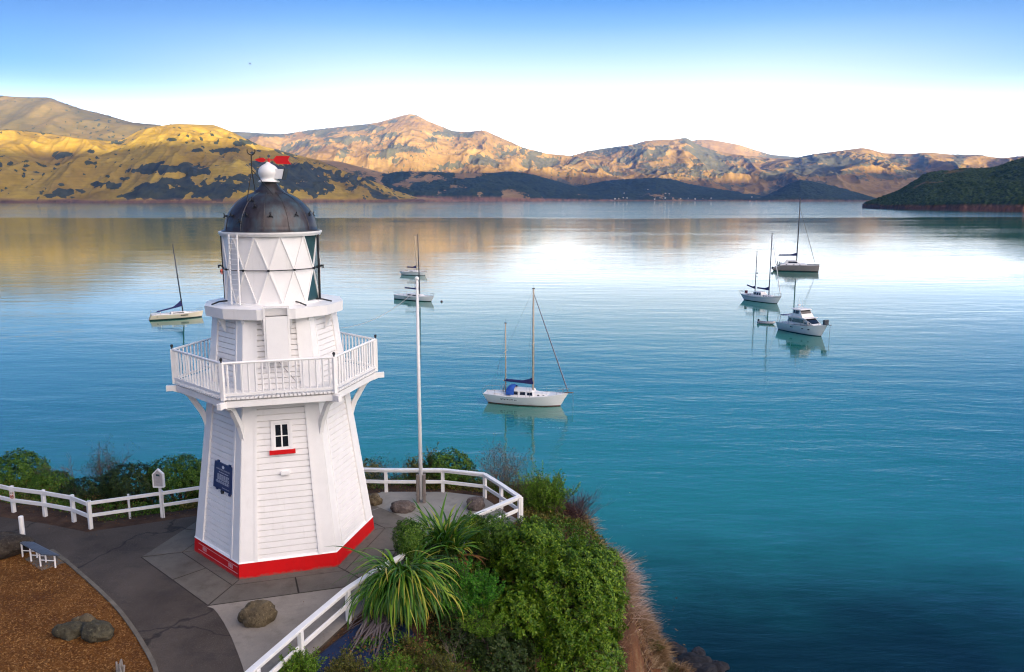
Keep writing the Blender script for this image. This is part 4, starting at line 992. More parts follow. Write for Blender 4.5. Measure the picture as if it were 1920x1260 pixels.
# ---------------------------------------------------------------- rocks
ROCKM = None
def rock_mat(name, a, b, c):
    m = NT(name); v = m.coord('Object')
    x = m.ramp(m.noise(v, 2.2, 8, .7), [(.3, a), (.52, b), (.7, c)])
    mo = m.n('ShaderNodeNewGeometry'); sx = m.n('ShaderNodeSeparateXYZ'); m.l(mo.outputs['Normal'], sx.inputs[0])
    f = m.noise(v, 14, 5, .7); x = m.mix(m.ramp(f, [(.56, (0, 0, 0)), (.68, (.7,) * 3)]), x, C3(c, 1.5)); x = m.mix(m.ramp(f, [(.32, (.8,) * 3), (.44, (0, 0, 0))]), x, C3(a, .4))
    m.set(base=x, rough=.9, spec=.25); m.bump(f, .9, .05); return m.m
RK1 = rock_mat('lichened_rock', (.055, .042, .025), (.11, .085, .05), (.17, .135, .08)); RK2 = rock_mat('grey_brown_rock', (.055, .045, .043), (.11, .088, .08), (.16, .13, .115)); RK3 = rock_mat('mossy_rock', (.03, .028, .02), (.062, .055, .035), (.11, .10, .065))
RK4 = rock_mat('wet_black_rock', (.008, .008, .010), (.018, .018, .022), (.035, .034, .04))
def rock(c, size, rz, mat, label, seed, group=None):
    n, k = 40, 26; th = np.linspace(0, 2 * np.pi, n, endpoint=False); ph = np.linspace(-.5 * np.pi, .5 * np.pi, k)
    T, P_ = np.meshgrid(th, ph); x, y, z = np.cos(P_) * np.cos(T), np.cos(P_) * np.sin(T), np.sin(P_)
    r = 1 + .55 * (fbm(x * 1.1 + 5 + seed, y * 1.1 + z * .9 + 3, 3, seed) - .5) + .26 * (fbm(x * 3.4 + seed, y * 4 + z * 3.1, 4, seed + 2) - .5) - .30 * np.abs(fbm(x * 2.2 + z + seed, y * 2.2 - z, 3, seed + 9) - .5)
    x, y, z = x * r * size[0], y * r * size[1], z * r * size[2] + size[2] * .55
    cs, sn = math.cos(rz), math.sin(rz)
    V = np.stack([x * cs - y * sn, x * sn + y * cs, z], -1).reshape(-1, 3)
    i = np.arange(k - 1)[:, None] * n + np.arange(n)[None, :]; j = np.arange(k - 1)[:, None] * n + (np.arange(n) + 1)[None, :] % n
    Q = np.stack([i, j, j + n, i + n], -1).reshape(-1, 4)
    o = np_mesh('boulder', V, Q, mat, smooth=True); o.location = c; tag(o, label, 'rock', group); return o
rock(atz(484, 1166), (.42, .30, .34), R(25), RK1, 'rounded golden-brown boulder on the pale concrete in front of the lighthouse', 3)
rock(atz(755, 958), (.36, .26, .22), 0, RK2, 'smooth grey boulder on the terrace left of the flagpole foot', 7)
rock(atz(890, 953), (.30, .25, .24), R(20), RK2, 'grey-brown boulder on the terrace near the fence corner', 12)
rock(atz(702, 945), (.26, .22, .20), 0, RK1, 'small golden-brown boulder touching the right side of the lighthouse wall', 15)
rock(atz(136, 1192), (.36, .26, .22), R(15), RK3, 'darker left boulder of the mossy pair on the bark bed', 21)
rock(atz(182, 1196), (.46, .27, .24), R(-25), RK3, 'larger right boulder of the mossy pair on the bark bed', 25)
rock(atz(160, 1176), (.26, .2, .2), R(-5), RK1, 'pale brown rock tucked behind the mossy pair on the bark bed', 28)
rock(atz(-5, 1040), (.85, .55, .42), R(10), rock_mat('dark_rock', (.02, .017, .015), (.045, .037, .03), (.08, .066, .05)), 'big dark boulder at the left edge beside the bench', 31)
for k, (u, v, sz) in enumerate([(1296, 1246, .8), (1322, 1258, .6), (1268, 1218, .5), (1345, 1250, .45), (1310, 1226, .4)]):
    p = atz(u, v, WZ); rock((p.x, p.y, WZ - sz * .32), (sz * 1.3, sz, sz * .5), k * 1.1, RK4, 'low black rock awash at the foot of the cliff', 41 + k, 'black rocks awash below the cliff')
# broken grey stump in the bark
b = atz(226, 1262); mb = MB(b); rs = random.Random(2)
for i in range(7):
    a = i * .9; p = b + Vector((.05 * math.cos(a), .05 * math.sin(a), -.05)); mb.tube([p, p + Vector((rs.uniform(-.03, .03), rs.uniform(-.03, .03), .2 + rs.uniform(0, .16)))], [.035, .018], 6)
o = mb.build('stump', plain('silvered_wood', (.26, .24, .22), .9, 0, .4)); tag(o, 'splintered silver-grey stump at the bottom edge of the bark bed', 'stump')
# ---------------------------------------------------------------- plants
LM = {
 'pitto': leaf_mat('broad_glossy_leaf', (.028, .085, .003), (.09, .19, .007), (.27, .38, .028), .45, .22, .25),
 'feather': leaf_mat('fine_green_leaf', (.02, .12, .008), (.06, .24, .016), (.16, .38, .04), .5, .25, .18),
 'lime': leaf_mat('lime_green_leaf', (.06, .15, .012), (.14, .29, .022), (.28, .40, .05), .5, .3, .18),
 'hedge': leaf_mat('hedge_leaf', (.025, .07, .008), (.065, .15, .014), (.15, .24, .03), .42, .2, .18),
 'dark': leaf_mat('dark_green_leaf', (.010, .024, .007), (.028, .055, .012), (.065, .09, .024), .5, .15, .18),
 'olive': leaf_mat('olive_leaf', (.05, .07, .013), (.12, .13, .022), (.25, .21, .04), .5, .2, .3),
 'straw': leaf_mat('dry_grass_blade', (.16, .085, .035), (.33, .21, .11), (.50, .38, .25), .8, .15, .2),
 'pinkstraw': leaf_mat('pink_dry_grass', (.32, .20, .15), (.52, .38, .31), (.68, .55, .48), .8, .15, .2),
 'rust': leaf_mat('rusty_dead_leaf', (.07, .03, .012), (.15, .065, .022), (.26, .13, .04), .8, .1, .2),
 'grey': leaf_mat('grey_dead_leaf', (.06, .048, .05), (.11, .09, .095), (.20, .17, .17), .8, .05, .2),
}
TWIG = plain('twig_bark', (.075, .052, .045), .9, 0, .4); TWIGP = plain('purple_dead_twig', (.11, .055, .06), .9, 0, .4); TWIGG = plain('grey_brown_twig', (.15, .11, .085), .9, 0, .4)
BARK = plain('bush_bark', (.06, .045, .035), .95, 0, .4)

def leaves(P, Nrm, A, ln, wd, fold=.25):    # P base points, A leaf directions, Nrm leaf normals -> diamond leaves
    S = np.cross(A, Nrm); S /= np.linalg.norm(S, axis=1, keepdims=True) + 1e-9
    N2 = np.cross(S, A)
    ln = ln[:, None]; wd = wd[:, None]
    b = P; t = P + A * ln - N2 * ln * .12; l = P + A * ln * .5 + S * wd + N2 * wd * fold; r = P + A * ln * .5 - S * wd + N2 * wd * fold
    V = np.stack([b, r, t, l], 1).reshape(-1, 3); return V, np.arange(len(V)).reshape(-1, 4)
def unit(v): return v / (np.linalg.norm(v, axis=1, keepdims=True) + 1e-9)

def leafy_shrub(name, label, c, rad, n, leaf, mat, seed, lob=.3, lobes=2.3, gap=.36, k=7, cat='shrub', group=None, flat=.5, trunk_len=None, width=.26, extra=()):
    rs = np.random.RandomState(seed); c = np.array(c, float); rad = np.array(rad, float); VV = []
    base = Vector((c[0], c[1], min(zland(c[0], c[1]), c[2] - rad[2] * .5)))
    t = thing(name, label, cat, base, group=group)
    for q_, (cc, rr_, n) in enumerate([(c, rad, n)] + [(np.array(e[0], float), np.array(e[1], float), e[2]) for e in extra]):
        D = unit(rs.randn(n * 2, 3)); D = D[D[:, 2] > -.75][:n]; n = len(D)
        f1 = fbm(D[:, 0] * lobes + D[:, 2] * 1.3 + 7 + seed, D[:, 1] * lobes - D[:, 2] * 1.7 + 3, 3, seed)
        f2 = fbm(D[:, 0] * lobes * 3 + D[:, 2] * 4.1 + seed, D[:, 1] * lobes * 3 - D[:, 2] * 3.7, 3, seed + 4)
        dep = np.where(rs.rand(n) < .72, 1 - .09 * rs.rand(n), .55 + .38 * rs.rand(n))
        keep = (f2 > gap) | (dep < .9); r = (1 + lob * 2 * (f1 - .5) + .34 * (f2 - .5)) * dep
        D, r = D[keep], r[keep]; n = len(D)
        C = cc + D * r[:, None] * rr_
        O = unit(D / rr_ + .55 * rs.randn(n, 3) * .5 + np.array([0, 0, .25]))
        a0 = rs.rand(n) * 6.28; sc = .7 + .6 * rs.rand(n)
        U = unit(np.cross(O, rs.randn(n, 3))); W = np.cross(O, U)
        Vs = []; 
        for j in range(k):
            a = a0 + j * 6.283 / k + .3 * rs.randn(n); tl = .25 + flat * rs.rand(n)
            A = unit((U * np.cos(a)[:, None] + W * np.sin(a)[:, None]) + O * tl[:, None])
            V, _ = leaves(C + .02 * rs.randn(n, 3), O, A, leaf * sc * (.8 + .4 * rs.rand(n)), leaf * width * sc); Vs.append(V)
        VV += Vs
    V = np.concatenate(VV); np_mesh('crown', V, np.arange(len(V)).reshape(-1, 4), mat, t, base)
    mb = MB(base); rr = random.Random(seed)
    for i in range(7):
        a = i * .9 + rr.random(); e = Vector(c) + Vector((rad[0] * .62 * math.cos(a), rad[1] * .62 * math.sin(a), rad[2] * rr.uniform(-.1, .5)))
        m = base.lerp(e, .45) + Vector((rr.uniform(-.1, .1), rr.uniform(-.1, .1), .1))
        s = base + Vector((.05 * math.cos(a), .05 * math.sin(a), -.15)); q = max(rad) * .035
        mb.tube([s, m, e], [q, q * .7, q * .25], 6)
        for b in range(3):
            e2 = m.lerp(e, .3 + .25 * b); mb.tube([e2, e2 + (e2 - Vector(c)) * .35 + Vector((rr.uniform(-.2, .2), rr.uniform(-.2, .2), .15))], [q * .35, q * .12], 5)
    mb.build('trunk', BARK, t, smooth=True)
    return t

def feathery_shrub(name, label, base, n, length, mat, seed, lean=(0, 0), spread=.9, needle=.05, density=34, upright=.6, cat='shrub', twig=TWIG, sub=5, group=None):
    rr = random.Random(seed); rs = np.random.RandomState(seed); base = Vector(base); t = thing(name, label, cat, base, group=group)
    mb = MB(base); Ps = []; As = []
    for i in range(n):
        a = rr.uniform(0, 6.283); sp = spread * rr.random() ** .6; L = length * rr.uniform(.55, 1.0) * (1 - .25 * sp)
        d0 = Vector((math.cos(a) * sp + lean[0], math.sin(a) * sp + lean[1], upright + .4 * rr.random())).normalized()
        pts = [base + Vector((rr.uniform(-.12, .12), rr.uniform(-.12, .12), -.1))]; d = d0.copy(); seg = 8
        for s in range(seg):
            d = (d + Vector((rr.uniform(-.12, .12), rr.uniform(-.12, .12), .03))).normalized(); pts.append(pts[-1] + d * L / seg)
        mb.tube(pts, [.012 * (1 - .8 * s / seg) for s in range(seg + 1)], 4, cap=False)
        branches = [(pts, .25)]
        for b in range(sub):
            k = rr.randint(3, seg - 1); bd = (Vector((rr.uniform(-1, 1), rr.uniform(-1, 1), rr.uniform(.1, .9))).normalized() * .8 + (pts[k] - pts[k - 1]).normalized() * .7).normalized(); bl = L * rr.uniform(.18, .38); q = [pts[k]]
            for s in range(4):
                bd = (bd + Vector((0, 0, .06))).normalized(); q.append(q[-1] + bd * bl / 4)
            mb.tube(q, [.006, .005, .004, .003, .002], 3, cap=False); branches.append((q, 0))
        for q, s0 in branches:
            q = np.array([tuple(p) for p in q]); m = max(6, int(density * (1.0 if s0 else .55))); s = s0 + (1 - s0) * rs.rand(m) ** .8
            x = s * (len(q) - 1); i0 = np.minimum(x.astype(int), len(q) - 2); f = (x - i0)[:, None]
            P = q[i0] * (1 - f) + q[i0 + 1] * f; T = unit(q[i0 + 1] - q[i0]); R_ = rs.randn(m, 3); Pn = unit(R_ - T * (R_ * T).sum(1, keepdims=True))
            Ps.append(P); As.append(unit(T * .75 + Pn))
    P = np.concatenate(Ps); A = np.concatenate(As); m = len(P)
    Nn = unit(np.cross(A, rs.randn(m, 3)) + np.array([0, 0, .4])); V, Q = leaves(P, Nn, A, needle * (.6 + .8 * rs.rand(m)), needle * .17 * (.7 + .6 * rs.rand(m)))
    np_mesh('crown', V, Q, mat, t, base); stems(mb, base, .018, 6, seed); mb.build('trunk', twig, t, fix=False); return t

def twig_shrub(label, base, rad, n, mat, seed, group=None, leafm=None, thin=1.0):
    rr = random.Random(seed); base = Vector(base); t = thing('bare_shrub', label, 'shrub', base, group=group); mb = MB(base); tips = []
    def grow(p, d, L, r, lev):
        pts = [p]
        for s in range(3):
            d = (d + Vector((rr.uniform(-.3, .3), rr.uniform(-.3, .3), rr.uniform(-.12, .22)))).normalized(); pts.append(pts[-1] + d * L / 3)
        mb.tube(pts, [r, r * .85, r * .7, r * .5], 3, cap=False)
        if lev > 0:
            for k in range(4 if lev > 1 else 3): grow(pts[rr.randint(1, 3)], (d + Vector((rr.uniform(-.9, .9), rr.uniform(-.9, .9), rr.uniform(-.3, .5)))).normalized(), L * rr.uniform(.5, .75), r * .55, lev - 1)
        else: tips.append(tuple(pts[-1]))
    for i in range(n):
        a = rr.uniform(0, 6.283); grow(base + Vector((rr.uniform(-.1, .1), rr.uniform(-.1, .1), -.1)), Vector((math.cos(a) * rr.random(), math.sin(a) * rr.random(), .8)).normalized(), rad * rr.uniform(.4, .7), .012 * thin, 3)
    stems(mb, base, .015, 5, seed); mb.build('trunk', mat, t, fix=False)
    if leafm:
        rs = np.random.RandomState(seed); P = np.array(tips); P = np.repeat(P, 3, 0) + .04 * rs.randn(len(P) * 3, 3); A = unit(rs.randn(len(P), 3)); V, Q = leaves(P, unit(rs.randn(len(P), 3)), A, .045 * np.ones(len(P)), .011 * np.ones(len(P)))
        np_mesh('crown', V, Q, leafm, t, base)
    return t

def flax_mat():
    m = NT('flax_blade'); g = m.n('ShaderNodeNewGeometry'); at = m.n('ShaderNodeAttribute', attribute_name='along')
    a = m.ramp(g.outputs['Random Per Island'], [(0, (.015, .06, .005)), (.45, (.04, .125, .009)), (.78, (.11, .25, .015)), (.95, (.28, .36, .03)), (1, (.40, .26, .05))])
    yl = m.n('ShaderNodeMath', operation='MULTIPLY'); m.l(at.outputs['Fac'], yl.inputs[0]); m.l(g.outputs['Random Per Island'], yl.inputs[1])
    a = m.mix(m.ramp(yl.outputs[0], [(.62, (0, 0, 0)), (.95, (.9,) * 3)]), a, (.46, .32, .06))
    m.set(base=a, rough=.42, spec=.3)
    t = m.n('ShaderNodeBsdfTranslucent'); m.l(a, t.inputs[0]); mx = m.n('ShaderNodeMixShader'); mx.inputs[0].default_value = .2
    m.l(m.b.outputs[0], mx.inputs[1]); m.l(t.outputs[0], mx.inputs[2]); m.l(mx.outputs[0], m.t.nodes['Material Output'].inputs[0]); return m.m
FLAX = flax_mat()
def blades(base, n, length, width, droop, spread, seed, rad=.25, elev=(50, 85), bias=None, segs=10, zfloor=None):
    rs = np.random.RandomState(seed); V = []; Q = []; AL = []
    for i in range(n):
        a = rs.rand() * 6.283
        if bias is not None and rs.rand() < bias[1]: a = bias[0] + rs.randn() * (bias[2] if len(bias) > 2 else .6)
        el = math.radians(rs.uniform(*elev)); L = length * rs.uniform(.42, 1.05); dr = droop * rs.uniform(.5, 1.4)
        p = np.array(base) + np.array([rs.randn() * rad * .5, rs.randn() * rad * .5, 0]); w = width * rs.uniform(.7, 1.15); az = a; i0 = len(V)
        tw = rs.uniform(-.4, .4)
        for s in range(segs + 1):
            t = s / segs; ee = el - dr * t ** 1.6
            az += rs.randn() * .05
            d = np.array([math.cos(az) * math.cos(ee), math.sin(az) * math.cos(ee), math.sin(ee)])
            if s: p = p + d * L / segs
            sd_ = np.array([-math.sin(az), math.cos(az), 0]); up = np.cross(d, sd_) * -1
            sd2 = sd_ * math.cos(tw * t) + up * math.sin(tw * t)
            ww = w * (min(1, .45 + t * 2.2) if t < .3 else max(.03, 1 - ((t - .3) / .7) ** 2.2))
            V += [p + sd2 * ww + up * ww * .35, p, p - sd2 * ww + up * ww * .35]; AL += [t] * 3
        for s in range(segs):
            b = i0 + s * 3; Q += [(b, b + 1, b + 4, b + 3), (b + 1, b + 2, b + 5, b + 4)]
    return np.array(V), np.array(Q), np.array(AL)
def flax(label, base, n, length, droop, seed, elev, bias=None, width=.030, group=None):
    base = Vector(base); t = thing('flax_bush', label, 'flax', base, group=group)
    V, Q, AL = blades(base, n, length, width, droop, 1, seed, .3, elev, bias); np_mesh('foliage', V, Q, FLAX, t, base, attrs={'along': AL}); 
    V, Q, AL = blades(base, 40, length * .6, width, droop * 1.2, 1, seed + 1, .3, (10, 45)); np_mesh('dead_leaf', V, Q, LM['rust'], t, base)
    g = zland(base.x, base.y); V, Q, AL = blades((base.x, base.y, g - .05), 90, max(.35, (base.z - g + .3) * 1.3), width * 1.3, .15, 1, seed + 2, .5, (72, 90)); np_mesh('leaf_base', V, Q, FLAX, t, base, attrs={'along': AL * .3}); return t

def stems(mb, base, r, n, seed):            # stems from the bank up to the point where the plant branches
    g = zland(base[0], base[1])
    if base[2] - g < .08: return
    rr = random.Random(seed)
    for i in range(n):
        dx, dy = rr.uniform(-.12, .12), rr.uniform(-.12, .12); mb.tube([Vector((base[0] + dx * 1.6, base[1] + dy * 1.6, g - .08)), Vector((base[0] + dx, base[1] + dy, base[2] + .02))], [r, r * .7], 5)
def zl(x, y, dz=0.0): return (x, y, zland(x, y) + dz)
# the big round bush and its neighbours on the bank
def AP(u, v, Y): p = aty(u, v, Y); return (p.x, p.y, p.z)
leafy_shrub('round_bush', 'big rounded glossy green bush filling the bank at the cliff edge', AP(1058, 1125, 19.0), (1.52, 1.4, 1.52), 9500, .074, LM['pitto'], 5, .20, 2.2, .47, 7, cat='bush', width=.25,
            extra=[(AP(992, 1035, 19.6), (.95, .85, .85), 3000), (AP(1075, 1240, 18.4), (1.25, 1.0, .9), 3200), (AP(965, 1150, 18.3), (.72, .7, .62), 1600), (AP(1125, 1075, 19.6), (.62, .7, .7), 1500)])
leafy_shrub('round_bush', 'dark green bush in the hollow below and left of the big round bush', AP(935, 1240, 17.3), (.80, .7, .8), 2200, .065, LM['dark'], 9, .3, 2.2, .42, 6, cat='bush')
leafy_shrub('leafy_shrub', 'mottled dark leafy shrub under the white fence corner', AP(925, 1010, 20.2), (.62, .6, .62), 2400, .052, LM['hedge'], 11, .35, 2.8, .44, 6)
leafy_shrub('leafy_shrub', 'leafy green shrub spilling over the fence right of the upright flax', AP(884, 992, 20.4), (.36, .4, .36), 1200, .055, LM['pitto'], 12, .35, 2.8, .42, 6)
leafy_shrub('leafy_shrub', 'small rounded green shrub left of the upright flax beside the slabs', AP(768, 1012, 18.9), (.40, .38, .50), 1300, .05, LM['hedge'], 13, .25, 2.4, .36, 6)
leafy_shrub('leafy_shrub', 'dark undergrowth shrub between the two flax clumps', AP(820, 1085, 18.7), (.75, .6, .70), 2200, .055, LM['dark'], 15, .35, 2.6, .36, 6)
leafy_shrub('leafy_shrub', 'dark tangled shrub below the feathery green shrubs on the bank', AP(855, 1190, 17.4), (.75, .6, .75), 2000, .055, LM['dark'], 16, .35, 2.6, .36, 6)
flax('drooping green flax clump hanging over the near white fence', AP(754, 1104, 17.75), 620, 2.15, 2.5, 21, (34, 80), (R(-84), .88, .62), .030)
flax('upright flax clump with yellow tips on the bank below the terrace', AP(836, 1046, 19.6), 280, 1.75, 1.2, 23, (46, 88), (R(-110), .3), .038)
flax('small flax tuft low between the two larger flax clumps', AP(800, 1080, 18.6), 90, 1.3, 1.9, 27, (45, 82), (R(-90), .5), .026)
feathery_shrub('feathery_shrub', 'feathery deep green shrub between the drooping flax and the round bush', AP(872, 1165, 17.9), 84, 1.75, LM['feather'], 31, (-.02, -.12), .95, .068, 56, .62, sub=8)
feathery_shrub('feathery_shrub', 'second feathery green shrub lower down in front of the round bush', AP(905, 1195, 17.2), 40, 1.2, LM['lime'], 33, (0, -.1), .9, .058, 44, .6, sub=6)
feathery_shrub('feathery_shrub', 'upright lime green shrub outside the fence corner above the sea', AP(1022, 985, 24.0), 70, 2.0, LM['lime'], 35, (.05, 0), .62, .07, 54, .95, sub=8)
twig_shrub('dense purple-brown dead shrub beside the upright lime green shrub', AP(1068, 982, 24.2), 1.15, 40, TWIGP, 37, thin=1.2)
twig_shrub('wispy grey-brown bare shrub behind the fence corner', AP(938, 925, 25.6), 1.35, 14, TWIGG, 39, leafm=LM['rust'])
twig_shrub('low bare brown shrub right of the wispy one', AP(985, 945, 25.4), 1.15, 14, TWIGG, 41, leafm=LM['olive'])
# behind the terrace fence
feathery_shrub('feathery_shrub', 'wide olive green shrub behind the flagpole and the terrace fence', AP(800, 925, 26.4), 90, 1.75, LM['olive'], 43, (0, 0), 1.15, .07, 44, .75, sub=6)
leafy_shrub('leafy_shrub', 'dense green shrub right of the flagpole behind the terrace fence', AP(842, 888, 26.3), (.85, .7, .80), 2200, .06, LM['hedge'], 45, .35, 2.4, .40, 6)
twig_shrub('grey leafless shrub behind the fence between lighthouse and flagpole', AP(722, 925, 26.2), 1.35, 12, TWIGG, 47, leafm=LM['dark'])
leafy_shrub('leafy_shrub', 'small dark shrub beside the lighthouse behind the back fence', AP(690, 895, 27), (.5, .6, .62), 900, .06, LM['olive'], 49, .35, 2.4, .42, 6)
# left hedge
leafy_shrub('round_bush', 'tall rounded dark green bush at the far left behind the fence', AP(28, 900, 26.8), (1.08, 1.1, .92), 4200, .065, LM['hedge'], 51, .20, 2.0, .38, 6, cat='bush')
leafy_shrub('leafy_shrub', 'low dark shrub sloping down right of the tall rounded bush', AP(95, 912, 26.2), (.75, .7, .50), 1700, .06, LM['hedge'], 53, .3, 2.4, .38, 6)
leafy_shrub('leafy_shrub', 'bright green hedge shrub between the house-shaped sign and the lighthouse', AP(335, 902, 25.6), (1.10, .8, .80), 3400, .055, LM['hedge'], 55, .22, 2.6, .36, 6)
leafy_shrub('leafy_shrub', 'leafy green hedge shrub hidden partly behind the lighthouse', AP(395, 900, 26.3), (1.0, .8, .75), 1800, .06, LM['hedge'], 56, .25, 2.4, .36, 6)
leafy_shrub('leafy_shrub', 'dark hedge shrub left of the house-shaped sign', AP(248, 908, 25.2), (.95, .8, .68), 2500, .055, LM['dark'], 57, .3, 2.6, .36, 6)
leafy_shrub('leafy_shrub', 'low dark shrub behind the corner of the left fence', AP(170, 922, 25.2), (.9, .7, .45), 1500, .055, LM['dark'], 59, .3, 2.6, .38, 6)
twig_shrub('bare twiggy shrub rising from the hedge behind the left fence', AP(205, 915, 26.0), 1.25, 12, TWIGG, 61, leafm=LM['dark'])
twig_shrub('thin bare shrub over the water at the left end of the hedge', AP(125, 915, 26.6), 1.1, 8, TWIGG, 63)
# bottom edge of the picture
for i, (u, v, Y, s, mt, lb) in enumerate([(560, 1262, 14.75, .55, 'lime', 'light green scrubby plant by the fence at the bottom edge'), (650, 1262, 14.9, .6, 'olive', 'yellow-green scrubby plant below the drooping flax'), (735, 1255, 15.2, .65, 'lime', 'light green scrubby plant in front of the rusty flax base'), (830, 1250, 15.6, .7, 'olive', 'olive scrubby plant at the bottom edge left of the dark gap'), (690, 1285, 14.4, .6, 'lime', 'scrubby plant cut by the bottom edge under the flax'), (590, 1300, 14.2, .5, 'olive', 'low scrubby plant cut by the bottom edge beside the fence'), (785, 1285, 14.8, .65, 'lime', 'leafy green scrub cut by the bottom edge right of the rusty flax base'), (770, 1225, 16.0, .5, 'olive', 'dry olive scrub right under the hanging flax leaves')]):
    p = aty(u, v, Y); feathery_shrub('scrub_plant', lb, (p.x, p.y, max(p.z - .45, zland(p.x, p.y))), 52, s * 1.35, LM[mt], 70 + i, (0, 0), .95, .05, 44, .6, sub=5)
p = aty(838, 1235, 15.9); twig_shrub('pale dry twig shrub in front of the dark gap under the round bush', (p.x, p.y, p.z - .5), .8, 4, TWIGG, 81)
# dead flax leaves fanned over a navy sheet that stands in for deep shade
def painted_shade():
    mat = ground_mat('navy_shade_colour', (.004, .010, .035), (.008, .022, .07), 1.5, .3, .02, .6)
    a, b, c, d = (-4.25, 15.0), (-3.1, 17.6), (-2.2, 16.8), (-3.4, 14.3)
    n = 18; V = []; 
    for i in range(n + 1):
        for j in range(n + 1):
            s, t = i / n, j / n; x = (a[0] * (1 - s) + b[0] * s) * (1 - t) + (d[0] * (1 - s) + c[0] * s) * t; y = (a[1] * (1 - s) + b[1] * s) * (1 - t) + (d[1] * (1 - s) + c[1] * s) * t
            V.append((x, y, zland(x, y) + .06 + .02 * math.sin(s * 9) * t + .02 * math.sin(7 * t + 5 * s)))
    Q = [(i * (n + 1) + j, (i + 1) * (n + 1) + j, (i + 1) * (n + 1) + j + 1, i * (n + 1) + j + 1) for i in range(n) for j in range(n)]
    o = np_mesh('shade_sheet', np.array(V), np.array(Q), mat, smooth=True); sm = o.modifiers.new('thickness', 'SOLIDIFY'); sm.thickness = .02
    tag(o, 'dark navy sheet standing in for deep shade on the bank under the near white fence', 'ground sheet')
    p = Vector((-2.85, 17.0, zland(-2.85, 17.0) + .42)); t = thing('dead_flax', 'fan of dead grey flax leaves lying over the navy shade sheet', 'dead leaves', p)
    V, Q, AL = blades(p, 110, 2.1, .018, .5, 1, 91, .35, (-26, -8), (R(-112), 1.0, .28)); np_mesh('foliage', V, Q, LM['grey'], t, p)
painted_shade()
# dry grass on the cliff
def grass_patch(label, pts, mat, seed, name='dry_grass', wd=.0045):
    rs = np.random.RandomState(seed); V = []; 
    for (x, y, r, n, L) in pts:
        X = x + r * rs.randn(n) * .5; Y = y + r * rs.randn(n) * .5; Z = land_z(X, Y)
        a = rs.rand(n) * 6.283; el = .1 + 1.4 * rs.rand(n); A = np.stack([np.cos(a) * np.cos(el) + .35, np.sin(a) * np.cos(el) - .05, np.sin(el)], -1); A = unit(A)
        P = np.stack([X, Y, Z - .03], -1); l = L * (.4 + .8 * rs.rand(n)); N_ = unit(rs.randn(n, 3))
        S = unit(np.cross(A, N_)) * wd * (.6 + rs.rand(n))[:, None]
        M1 = P + A * (l * .55)[:, None]; T = P + A * l[:, None] + np.array([.12, 0, -.16]) * l[:, None]
        V.append(np.stack([P + S, P - S, M1 - S * .8, M1 + S * .8], 1).reshape(-1, 3)); V.append(np.stack([M1 + S * .8, M1 - S * .8, T - S * .2, T + S * .2], 1).reshape(-1, 3))
    V = np.concatenate(V); o = np_mesh(name, V, np.arange(len(V)).reshape(-1, 4), mat); tag(o, kind='stuff')
rg = random.Random(12); A_ = []; B_ = []
def rim(v, u1=1340, u0=1080):               # outermost land point on the line of sight row v
    for u in range(u1, u0, -3):
        x, y, w = ray(u, v); Ys = np.linspace(15, 34, 160); Xs = x / y * Ys; Zs = HC + w / y * Ys
        h = land_z(Xs, Ys) > Zs
        if h.any(): k = int(np.argmax(h)); return float(Xs[k]), float(Ys[k])
    return None
for v in range(1075, 1262, 5):
    q = rim(v)
    if not q: continue
    for k in range(4):
        x, y = q[0] - .45 * rg.random() ** 1.3, q[1] + rg.uniform(-.4, .4)
        (A_ if v < 1170 and k < 3 else B_).append((x, y, .16, 62, rg.uniform(.35, .85) if v < 1190 else rg.uniform(.25, .55)))
for i in range(90): B_.append((2.0 + 4.0 * rg.random(), 16.0 + 9.5 * rg.random(), rg.uniform(.12, .4), 130, rg.uniform(.3, .6)))
grass_patch('', A_, LM['pinkstraw'], 3, wd=.006); grass_patch('', B_, LM['straw'], 4, wd=.006)
for k, (u_, v_, lb) in enumerate([(1205, 1235, 'dry olive scrub clinging low on the cliff face'), (1232, 1268, 'small olive scrub at the cliff foot cut by the bottom edge')]):
    q_ = rim(v_, u_ + 30)
    if q_: feathery_shrub('scrub_plant', lb, (q_[0] - .2, q_[1], zland(q_[0] - .2, q_[1])), 30, .7, LM['olive'], 130 + k, (.2, 0), .9, .05, 30, .5, sub=4)
